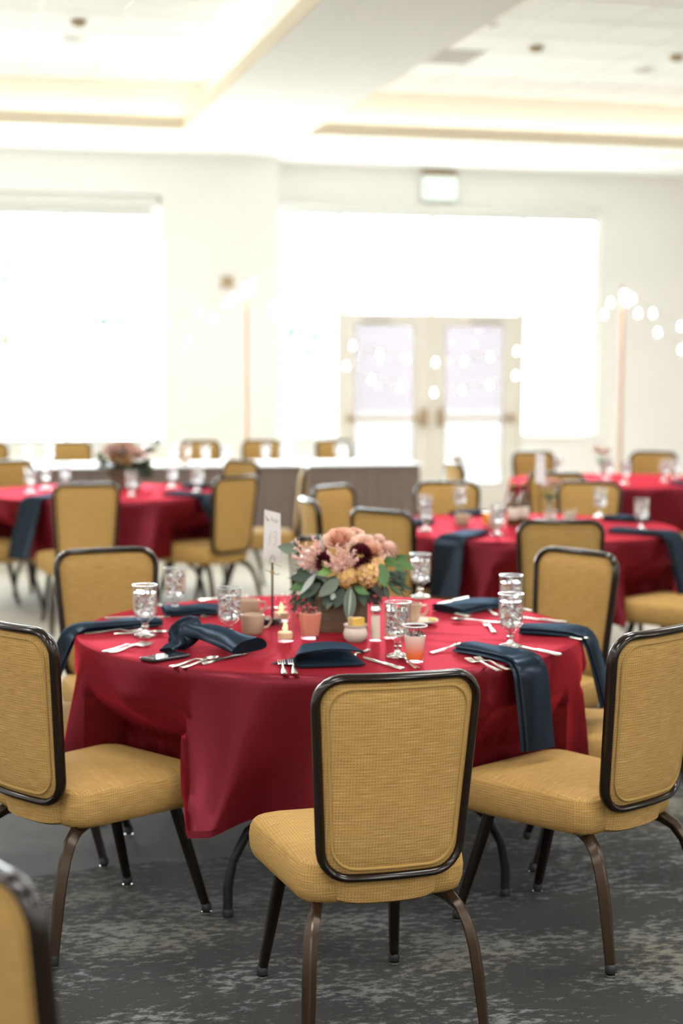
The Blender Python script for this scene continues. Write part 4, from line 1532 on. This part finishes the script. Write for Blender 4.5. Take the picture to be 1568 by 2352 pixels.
# cups
def cup(name, label, loc, rb, rtop, h, ma, fill=None, group=None):
    t = thing(name, label, 'cup', loc, 0, group)
    M().lathe([(1e-4, 0), (rb * 0.85, 0), (rb, 0.006), (rtop, h * 0.7), (rtop, h), (rtop - 0.003, h + 0.001), (rtop - 0.005, h - 0.003), (rb - 0.005, 0.012), (1e-4, 0.01)], 28).build('bowl', ma, t)
    M().tube([(rtop - 0.002, 0, h * 0.82), (rtop + 0.018, 0, h * 0.85), (rtop + 0.024, 0, h * 0.6), (rtop + 0.014, 0, h * 0.35), (rb - 0.0, 0, h * 0.25)], 0.004, 8, (0, 1, 0)).build('handle', ma, t)
    if fill:
        M().lathe([(1e-4, h * 0.7), (rtop - 0.005, h * 0.75), (1e-4, h * 0.76)], 24).build('coffee', fill, t)
    return t


cup('tan_mug', 'tan china cup left of the flowers, the nearer of two', (0.985, 5.26, TZ + 0.001), 0.034, 0.038, 0.062, M_CUP, M_COFFEE, 'tan cups')
cup('tan_mug', 'tan china cup left of the flowers, the farther of two', (1.035, 5.60, TZ + 0.001), 0.034, 0.038, 0.062, M_CUP, M_COFFEE, 'tan cups')
cup('tan_mug', 'tan china cup of black coffee behind the salt shaker and right goblet', (1.555, 5.38, TZ + 0.006), 0.030, 0.037, 0.06, M_CUP, M_COFFEE, 'tan cups')
t = thing('saucer', 'cream saucer under the coffee cup on the front table', 'saucer', (1.575, 5.36, TZ + 0.001))
M().lathe([(1e-4, 0.0), (0.04, 0.0), (0.07, 0.009), (0.071, 0.011), (0.04, 0.004), (1e-4, 0.004)], 28).build('plate', M_CERAMIC, t)
M().box(0.035, 0.058, -0.03, -0.012, 0.009, 0.018).build('butter_pat', M_BUTTER, t, smooth=False, bevel=0.002)
t = thing('sugar_bowl', 'round cream bowl of yellow and tan packets before the flower box', 'bowl', (1.276, 5.04, TZ + 0.001))
M().lathe([(1e-4, 0), (0.026, 0), (0.036, 0.010), (0.0395, 0.024), (0.036, 0.038), (0.0335, 0.044), (0.0385, 0.052), (0.0385, 0.055), (0.036, 0.054), (0.031, 0.045), (0.034, 0.03), (0.03, 0.012), (1e-4, 0.009)], 32).build('bowl', M_CERAMIC, t)
for i, (x, y, rz, tl, mm) in enumerate(((0.008, -0.014, 0.2, 0.1, M_BUTTER), (0.012, -0.006, 0.1, 0.05, M_BUTTER), (0.0, 0.002, -0.1, 0.0, M_SUGARP), (-0.006, 0.010, 0.15, -0.08, M_SUGARP), (0.0, 0.018, 0.05, -0.12, M_SUGARP))):
    M().box(-0.019, 0.019, -0.002, 0.002, 0.012, 0.078 - 0.002 * i + 0.004 * (i > 1)).xf(Matrix.Translation((x, y, 0)) @ Euler((tl, 0.06 * (i - 2), rz)).to_matrix().to_4x4()).build('packet', mm, t, smooth=False, bevel=0.0015)


def shaker(x, y, label, fill):
    t = thing('salt_shaker', label, 'shaker', (x, y, TZ + 0.001), 0.3, 'shakers')
    M().lathe([(1e-4, 0), (0.0195, 0), (0.021, 0.004), (0.019, 0.012), (0.0175, 0.085), (0.016, 0.09), (1e-4, 0.09)], 8).build('body', M_GLASS2, t)
    M().lathe([(1e-4, 0.006), (0.015, 0.007), (0.0142, 0.080), (1e-4, 0.080)], 12).build('contents', fill, t)
    M().lathe([(0.0165, 0.088), (0.018, 0.092), (0.017, 0.104), (0.010, 0.113), (1e-4, 0.115)], 16).build('cap', M_CHROME, t)


shaker(1.342, 5.042, 'glass shaker of salt with chrome cap right of the packet bowl', M_SALT)
shaker(1.40, 5.08, 'second glass shaker behind the salt, beside the goblet', M_SUGARP)

# table number holder
t = thing('table_number_stand', 'tall black stand holding a white card reading 13', 'sign', (1.085, 5.43, TZ + 0.001))
M().box(-0.03, 0.03, -0.022, 0.022, 0, 0.02).build('base', M_IRON, t, smooth=False, bevel=0.006)
M().tube([(0, 0, 0.018), (0, 0, 0.21)], 0.0035, 8, (0, 1, 0)).build('rod', M_IRON, t)
M().lathe([(1e-4, 0.168), (0.006, 0.17), (0.0065, 0.178), (0.005, 0.184), (1e-4, 0.185)], 10).build('twine_knot', M_TWINE, t)
M().tube([(-0.024, 0, 0.185), (-0.010, -0.003, 0.181), (0, -0.004, 0.177), (0.012, -0.004, 0.17), (0.024, -0.002, 0.172)], 0.0013, 5, (0, 1, 0)).build('twine', M_IRON, t)
M().tube([(0, -0.003, 0.20), (-0.008, -0.003, 0.212), (-0.008, -0.003, 0.226), (0, -0.003, 0.236), (0.008, -0.003, 0.226), (0.006, -0.003, 0.212), (0.012, -0.003, 0.203), (0.03, -0.003, 0.196)], 0.0013, 5, (0, 1, 0)).build('wire_loop', M_INK, t)
cd = M().box(-0.031, 0.031, -0.0008, 0.0008, 0.0, 0.168)
cd.v = [(x * (1 - 0.12 * z / 0.168), y, z + 0.012 * (-x / 0.031) * (1 if z > 0.1 else 1.4) * 0.6) for x, y, z in cd.v]
card = cd.build('card', M_CARD, t, smooth=False, loc=(0, 0, 0.215), label='white paper card with a grey handwritten 13')


def ink(strokes, ma=M_INK, r=0.0008):
    mb = M()
    for s in strokes:
        mb.tube([(x, -0.0014, z) for x, z in s], r, 5, (0, 1, 0))
    return mb


three = [(0.004, 0.096), (0.010, 0.101), (0.014, 0.095), (0.013, 0.087), (0.006, 0.080), (0.012, 0.076), (0.013, 0.066), (0.010, 0.057), (0.004, 0.051)]
ink([[(-0.006, 0.10), (-0.0075, 0.09), (-0.0105, 0.07), (-0.013, 0.055)], three]).build('handwritten_number', M_INK, card)
ink([[(-0.022, 0.155), (-0.019, 0.140), (-0.014, 0.143), (-0.012, 0.137)], [(-0.021, 0.146), (-0.018, 0.137), (-0.013, 0.14)], [(-0.004, 0.150), (-0.001, 0.138), (0.003, 0.140), (0.004, 0.134)],
     [(0.010, 0.143), (0.011, 0.130), (0.014, 0.132)], [(0.017, 0.140), (0.018, 0.131)]], r=0.0012).build('printed_sprig', mat('sprig_ink', (0.22, 0.25, 0.24), 0.7), card)
TN = t

# phone
t = thing('mobile_phone', 'black mobile phone lying face up before the knotted napkin', 'phone', (0.645, 4.855, TZ + 0.0015), R(34))
ol = resample(rounded([(-0.074, -0.037), (0.074, -0.037), (0.074, 0.037), (-0.074, 0.037)], [0.012] * 4, 5), 48)
mb = M()
pr = [(0.94, 0.0), (1.0, 0.003), (1.0, 0.007), (0.96, 0.0095)]
mb.grid(48, 4, lambda i, j: (ol[i].x * pr[j][0], ol[i].y * (1 - (1 - pr[j][0]) * 2), pr[j][1]), closeu=True)
for j in (0, 3):
    mb.add([(p.x * pr[j][0], p.y * (1 - (1 - pr[j][0]) * 2), pr[j][1]) for p in ol], [tuple(range(48))])
mb.build('body', M_PHONE, t)
M().box(-0.066, 0.066, -0.032, 0.032, 0.0092, 0.0100).build('screen', M_SCREEN, t, smooth=False)


# ------------------------------------------------------------------ flower arrangement
def fpos(px, py, wd=0.0):
    """u = across, w = towards the viewer, z = up, in the arrangement's own frame"""
    return Vector(((px - 787) / 691.0, -wd, 1.64 - (py - 838) / 691.0 - TZ))


def leaf_mesh(base, tip, wid, nrm=(0, -1, 0.3), cup_=0.12, sag=0.0):
    b, t_ = Vector(base), Vector(tip)
    T = t_ - b
    L = T.length
    T.normalize()
    S = T.cross(Vector(nrm)).normalized()
    Nn = S.cross(T).normalized()
    prof = [(0.0, 0.05), (0.12, 0.5), (0.3, 0.9), (0.48, 1.0), (0.66, 0.85), (0.84, 0.5), (1.0, 0.03)]
    mb = M()

    def fn(i, j):
        v, ww = prof[j]
        s = i - 1
        return b + T * (L * v) + S * (s * ww * wid / 2) + Nn * ((abs(s) * ww * wid * cup_) - sag * L * v * v + 0.0)
    mb.grid(3, len(prof), fn)
    mb.grid(3, len(prof), lambda i, j: Vector(fn(i, j)) - Nn * 0.0012, flip=True)
    return mb


def make_arrangement():
    t = thing('flower_arrangement', 'flower arrangement', 'flowers', group='flower arrangements')
    # wooden box: four walls and slats
    hx, hy, h, e = 0.085, 0.095, 0.135, 0.009
    bx = M()
    bx.box(-hx, hx, -hy, -hy + e, 0, h)
    bx.box(-hx, hx, hy - e, hy, 0, h)
    bx.box(-hx, -hx + e, -hy + e, hy - e, 0, h)
    bx.box(hx - e, hx, -hy + e, hy - e, 0, h)
    bx.box(-hx + e, hx - e, -hy + e, hy - e, 0, 0.01)
    bx.box(-hx + e, hx - e, -hy + e, hy - e, h - 0.04, h - 0.03)
    bx.build('wooden_box', M_BOXWOOD, t, smooth=False, label='stained square wooden planter box')
    rr = random.Random(11)

    def lf(px0, py0, px1, py1, w, ma, wd0=0.08, wd1=0.1, nrm=(0.1, -1, 0.35), sag=0.0):
        leaf_mesh(fpos(px0, py0, wd0), fpos(px1, py1, wd1), w, nrm, sag=sag).build('leaf', ma, t, fix=False)
    # large named leaves read from the photo
    lf(690, 1262, 641, 1252, 0.040, M_LEAFS, 0.02, 0.04)
    lf(728, 1308, 694, 1352, 0.020, M_LEAFP, 0.10, 0.13)
    lf(782, 1318, 734, 1357, 0.042, M_LEAFS, 0.12, 0.14)
    lf(775, 1312, 750, 1345, 0.036, M_LEAFD, 0.11, 0.12)
    lf(806, 1335, 803, 1416, 0.042, M_LEAFS, 0.12, 0.14)
    lf(808, 1338, 802, 1405, 0.008, M_LEAFP, 0.123, 0.145)
    lf(875, 1285, 884, 1338, 0.045, M_LEAFG, 0.09, 0.11)
    lf(880, 1280, 915, 1288, 0.036, M_LEAFG, 0.05, 0.09)
    lf(910, 1285, 934, 1332, 0.028, M_LEAFG, 0.05, 0.07)
    lf(915, 1280, 952, 1304, 0.026, M_LEAFG, 0.03, 0.06)
    lf(900, 1282, 945, 1276, 0.024, M_LEAFG, 0.0, 0.02)
    lf(765, 1300, 732, 1307, 0.028, mat('leaf_bright', (0.15, 0.30, 0.05), 0.45), 0.11, 0.13)
    lf(760, 1300, 742, 1285, 0.022, MATS['leaf_bright'], 0.10, 0.12)
    lf(730, 1320, 670, 1318, 0.040, M_LEAFD, 0.08, 0.1)
    lf(725, 1325, 668, 1345, 0.036, M_LEAFG, 0.08, 0.1)
    lf(740, 1330, 690, 1365, 0.036, M_LEAFD, 0.09, 0.11)
    lf(760, 1345, 748, 1385, 0.034, M_LEAFD, 0.1, 0.12)
    lf(790, 1340, 772, 1385, 0.040, M_LEAFD, 0.1, 0.12)
    lf(830, 1335, 838, 1380, 0.036, M_LEAFD, 0.1, 0.12)
    lf(815, 1335, 846, 1352, 0.028, M_LEAFG, 0.12, 0.14)
    lf(770, 1350, 764, 1365, 0.018, M_LEAFP, 0.12, 0.13)
    lf(850, 1320, 880, 1365, 0.024, M_LEAFD, 0.09, 0.1)
    lf(890, 1330, 924, 1362, 0.016, M_LEAFG, 0.08, 0.1)
    lf(885, 1335, 893, 1368, 0.018, M_LEAFD, 0.08, 0.1)
    lf(900, 1320, 950, 1350, 0.014, M_LEAFD, 0.06, 0.08)
    lf(745, 1260, 738, 1222, 0.012, M_LEAFP, 0.05, 0.05)
    lf(690, 1280, 683, 1240, 0.024, M_LEAFD, 0.0, 0.0)
    lf(700, 1300, 688, 1318, 0.03, M_LEAFD, 0.06, 0.08)
    for q in range(46):    # dark collar and back greenery
        a = rr.uniform(0, 2 * math.pi)
        r0, r1 = 0.05, rr.uniform(0.13, 0.20)
        z0 = rr.uniform(0.11, 0.17)
        z1 = z0 + rr.uniform(-0.06, 0.10)
        if rr.random() < 0.4:
            r1 *= 0.8
        leaf_mesh((r0 * math.cos(a), r0 * math.sin(a), z0), (r1 * math.cos(a) * 1.05, r1 * math.sin(a) * 0.8, z1), rr.uniform(0.024, 0.042), (0, rr.uniform(-0.5, 0.3), 1), sag=0.1).build('leaf', rr.choice([M_LEAFD, M_LEAFD, M_LEAFG, M_LEAFS]), t, fix=False)
    # sprigs of needle leaves at lower right and left
    for (px, py, sx, sy, cnt, ma) in ((855, 1350, 1, 1.4, 60, M_BROWNP), (905, 1325, 1.7, 0.9, 60, M_LEAFD), (700, 1370, -1.0, 0.9, 40, M_LEAFD), (735, 1360, -0.5, 1.0, 30, M_LEAFD)):
        mb = M()
        for q in range(cnt):
            b = fpos(px + rr.uniform(-18, 18), py + rr.uniform(-25, 18), 0.07 + rr.uniform(-0.02, 0.03))
            d = Vector((sx * rr.uniform(0.2, 1), rr.uniform(-0.6, 0.1), -sy * rr.uniform(0.2, 1))).normalized() * rr.uniform(0.02, 0.045)
            mb.join(leaf_mesh(b, b + d, 0.006, (0.2, -1, 0.2)))
        o = mb.build('needle_sprig', ma, t, fix=False)
        o['kind'] = 'stuff'

    # roses
    def rose(px, py, r, ma, wd=0.05, face=(0, -0.6, 0.8)):
        c = fpos(px, py, wd)
        q = Vector((0, 0, 1)).rotation_difference(Vector(face).normalized()).to_matrix().to_4x4()
        mb = M()
        for ring in range(6):
            n = 3 + ring
            for i in range(n):
                a0 = 2 * math.pi * i / n + ring * 0.7 + rr.uniform(-0.15, 0.15)
                rad = r * (0.10 + 0.165 * ring)
                hgt = r * (0.80 - 0.11 * ring + rr.uniform(-0.05, 0.05))
                wid = 2.5 * math.pi / n
                ph_ = rr.uniform(0, 6)

                def fn(u, v, a0=a0, rad=rad, hgt=hgt, wid=wid, ring=ring, ph_=ph_):
                    e = u / 6 - 0.5
                    a = a0 + e * wid
                    s = v / 4
                    rr_ = rad * (0.55 + 0.45 * s) + r * (0.06 + 0.05 * ring) * s ** 3 - r * 0.10 * (2 * e) ** 2 * (1 - s)
                    return (rr_ * math.cos(a), rr_ * math.sin(a), -r * 0.6 + (hgt + r * 0.6) * s - (2 * e) ** 2 * r * 0.16 * s - r * 0.10 * max(0, s - 0.7) * ring * 0.7 + r * 0.03 * s * math.sin(9 * e + ph_))
                mb.grid(7, 5, fn)
        mb.xf(Matrix.Translation(c) @ q)
        mb.build('rose', ma, t, fix=False)
    rose(782, 1236, 0.046, M_PEACH, 0.0, (-0.15, -0.5, 0.85))
    rose(838, 1248, 0.040, M_ROSE, 0.03, (0.1, -0.6, 0.8))
    rose(860, 1262, 0.036, M_PEACH, 0.05, (0.3, -0.7, 0.6))
    rose(815, 1228, 0.030, M_ROSE, -0.05, (0, -0.3, 0.9))
    rose(740, 1262, 0.034, M_ROSE, -0.06, (-0.3, -0.2, 0.9))

    def petal_ball(name, px, py, r, ma, n, ln, wdt, wd, squash=0.8):
        c = fpos(px, py, wd)
        mb = M()
        for q in range(n):
            zz = 1 - 1.75 * (q + 0.5) / n
            a = q * 2.399963
            rr_ = math.sqrt(max(0, 1 - zz * zz))
            d = Vector((rr_ * math.cos(a), -zz * 0.85 + 0.05, rr_ * math.sin(a) + 0.1)).normalized()
            mb.join(leaf_mesh(c + d * (r - ln) * 1.0, c + d * r, wdt, (0.3, 0.2, 1), 0.2))
        mb.build(name, ma, t, fix=False)
    petal_ball('dahlia', 748, 1282, 0.038, M_DAHL, 70, 0.026, 0.014, 0.08)
    petal_ball('dahlia', 828, 1268, 0.045, M_DAHL, 90, 0.03, 0.016, 0.085)
    petal_ball('aster', 893, 1262, 0.038, M_PALEP, 70, 0.026, 0.010, 0.03)
    petal_ball('aster', 872, 1242, 0.028, M_PALEP, 50, 0.02, 0.010, 0.0)

    # hydrangea heads: florets of four petals
    def hydrangea(px, py, r, ma1, ma2, wd):
        c = fpos(px, py, wd)
        for ma, off in ((ma1, 0), (ma2, 1)):
            mb = M()
            for q in range(off, 64, 2):
                zz = 1 - 1.7 * (q + 0.5) / 64
                a = q * 2.399963
                k = math.sqrt(max(0, 1 - zz * zz))
                d = Vector((k * math.cos(a), -zz, k * math.sin(a))).normalized()
                p = c + d * r * rr.uniform(0.9, 1.05)
                s = d.cross(Vector((0.2, 0.3, 1))).normalized()
                w_ = s.cross(d)
                th = rr.uniform(0, 1.5)
                for e4 in range(4):
                    an = th + e4 * math.pi / 2
                    dd = s * math.cos(an) + w_ * math.sin(an)
                    mb.join(leaf_mesh(p, p + dd * 0.0125 + d * 0.002, 0.0125, tuple(d), 0.15))
            mb.build('hydrangea', ma, t, fix=False)
    hydrangea(800, 1316, 0.036, M_HYDR, M_HYDY, 0.095)
    hydrangea(845, 1312, 0.042, M_HYDR, M_HYDY, 0.085)
    hydrangea(862, 1295, 0.034, M_HYDY, M_HYDR, 0.06)

    # astilbe plumes
    def plume(bx_, by_, tx, ty, wd0, wd1, ma):
        b, e_ = fpos(bx_, by_, wd0), fpos(tx, ty, wd1)
        ax = e_ - b
        mb = M()
        mb.tube([b, b + ax * 0.5, e_], 0.0013, 5, (0, 1, 0.1))
        an = ax.normalized()
        for q in range(26):
            u = 0.22 + 0.76 * q / 25
            ln = 0.020 * (1 - u) + 0.005
            d = (an.cross(Vector((rr.gauss(0, 1), rr.gauss(0, 1), rr.gauss(0, 1)))).normalized() + an * 0.7).normalized()
            p = b + ax * u
            mb.tube([p, p + d * ln], 0.0008, 3, (0.3, 0.5, 0.8))
            for k in range(4):
                mb.sphere(p + d * ln * (0.4 + 0.2 * k) + Vector((rr.gauss(0, 1), rr.gauss(0, 1), rr.gauss(0, 1))) * 0.0012, rr.uniform(0.0016, 0.0027), 5)
        mb.build('astilbe_plume', ma, t, fix=False)
    for tx, ty in ((683, 1232), (700, 1258), (722, 1224), (674, 1268), (735, 1240), (690, 1290), (714, 1277), (705, 1240), (680, 1250), (725, 1255)):
        plume(738 + rr.uniform(-8, 4), 1306, tx, ty, 0.06, 0.09, M_ASTIL)
    for tx, ty in ((754, 1256), (776, 1238), (800, 1238), (816, 1252), (822, 1272), (748, 1282), (772, 1292), (764, 1268), (790, 1252), (806, 1268), (786, 1282)):
        plume(788 + rr.uniform(-4, 4), 1300, tx, ty, 0.10, 0.135, M_ASTIL)
    for tx, ty in ((880, 1246), (893, 1255), (868, 1238)):
        plume(872, 1290, tx, ty, 0.03, 0.02, M_PALEP)
    return t


FA = Kind(make_arrangement())
FA.put((1.295, 5.31, TZ + 0.001), R(-13), 'flower arrangement of peach and burgundy blooms in a wooden box on the front table', 'flower arrangements')
FA.put((1.29, 11.72, TZ + 0.001), R(160), 'blurred flower arrangement in a wooden box on the back left table', 'flower arrangements')

# number cards and drinks on the right tables
dup(TN, (3.27, 8.72, TZ + 0.001), 0.1, 'blurred white number card on a stand on the right table', 'table number stands')['group'] = 'table number stands'
TN['group'] = 'table number stands'


def bottle(x, y, ma, label):
    t = thing('bottle', label, 'bottle', (x, y, TZ + 0.001))
    M().lathe([(1e-4, 0), (0.03, 0), (0.031, 0.004), (0.031, 0.12), (0.026, 0.145), (0.013, 0.175), (0.0125, 0.215), (0.0145, 0.218), (0.0145, 0.226), (1e-4, 0.226)], 20).build('body', ma, t)
    M().lathe([(0.0315, 0.04), (0.0318, 0.041), (0.0318, 0.1), (0.0315, 0.101)], 20).build('label_band', M_CERAMIC, t)
    M().lathe([(1e-4, 0.232), (0.0155, 0.231), (0.016, 0.22), (0.013, 0.219)], 14).build('bottle_cap', M_TWINE, t)


bottle(3.13, 8.60, M_BOTTLE, 'amber glass bottle in the middle of the right table')
bottle(3.05, 8.55, M_BOTTLE, 'amber glass bottle left of its twin on the right table')
t = tumbler('orange_drink', 'glass of orange drink on the right table', 'drink', (2.93, 8.62, TZ + 0.001), 0.03, 0.038, 0.09, 0.0025, M_GLASS2)
M().lathe([(1e-4, 0.0095), (0.0275, 0.0095), (0.034, 0.07), (1e-4, 0.07)], 20).build('juice', M_ORANGE, t)
for i, (x, y) in enumerate(((3.38, 8.55), (3.25, 8.50))):
    t = tumbler('short_tumbler', ('short clear tumbler right of the bottles on the right table', 'short clear tumbler next to the amber bottles')[i], 'glass', (x, y, TZ + 0.001), 0.033, 0.038, 0.085, 0.003, M_GLASS)
    M().lathe([(1e-4, 0.0095), (0.0295, 0.0095), (0.0335, 0.055), (1e-4, 0.055)], 20).build('water', M_WATER, t)
for i, (x, y) in enumerate(((2.78, 8.62), (2.88, 8.35))):
    cup('tan_mug', ('tan cup at the left of the right table', 'tan cup behind the near goblet of the right table')[i], (x, y, TZ + 0.001), 0.034, 0.038, 0.062, M_CUP, None, 'tan cups on the right table')
# small vase of pink roses on the right table
t = thing('bud_vase', 'small vase of pink roses in the middle of the right table', 'flowers', (3.36, 8.80, TZ + 0.001))
M().lathe([(1e-4, 0), (0.03, 0), (0.038, 0.03), (0.02, 0.08), (0.018, 0.11), (0.022, 0.12), (0.019, 0.12), (0.015, 0.11), (0.03, 0.03), (1e-4, 0.008)], 20).build('vase', M_GLASS, t)
for q in range(5):
    a = q * 1.257
    e_ = Vector((0.045 * math.cos(a), 0.045 * math.sin(a), 0.2 + 0.02 * (q % 3)))
    M().tube([(0, 0, 0.02), (0.01 * math.cos(a), 0.01 * math.sin(a), 0.11), e_], 0.002, 5, (0.3, 0.4, 0.1)).build('stem', M_LEAFG, t)
    mb = M()
    for n_ in range(26):
        zz = 1 - 1.6 * (n_ + 0.5) / 26
        b = n_ * 2.4
        k = math.sqrt(max(0, 1 - zz * zz))
        d = Vector((k * math.cos(b), k * math.sin(b), zz))
        mb.join(leaf_mesh(e_ + d * 0.006, e_ + d * 0.028, 0.022, (0.2, 0.1, 1), 0.2))
    mb.build('rose', M_PALEP if q % 2 else M_ROSE, t, fix=False)
    leaf_mesh((0.012 * math.cos(a + 0.5), 0.012 * math.sin(a + 0.5), 0.12), (0.06 * math.cos(a + 0.5), 0.06 * math.sin(a + 0.5), 0.15), 0.028, (0, 0, 1)).build('leaf', M_LEAFG, t, fix=False)
dup(t, (5.0, 12.0, TZ + 0.001), R(60), 'blurred small vase of pink roses on the far right table', 'bud vases')
t['group'] = 'bud vases'
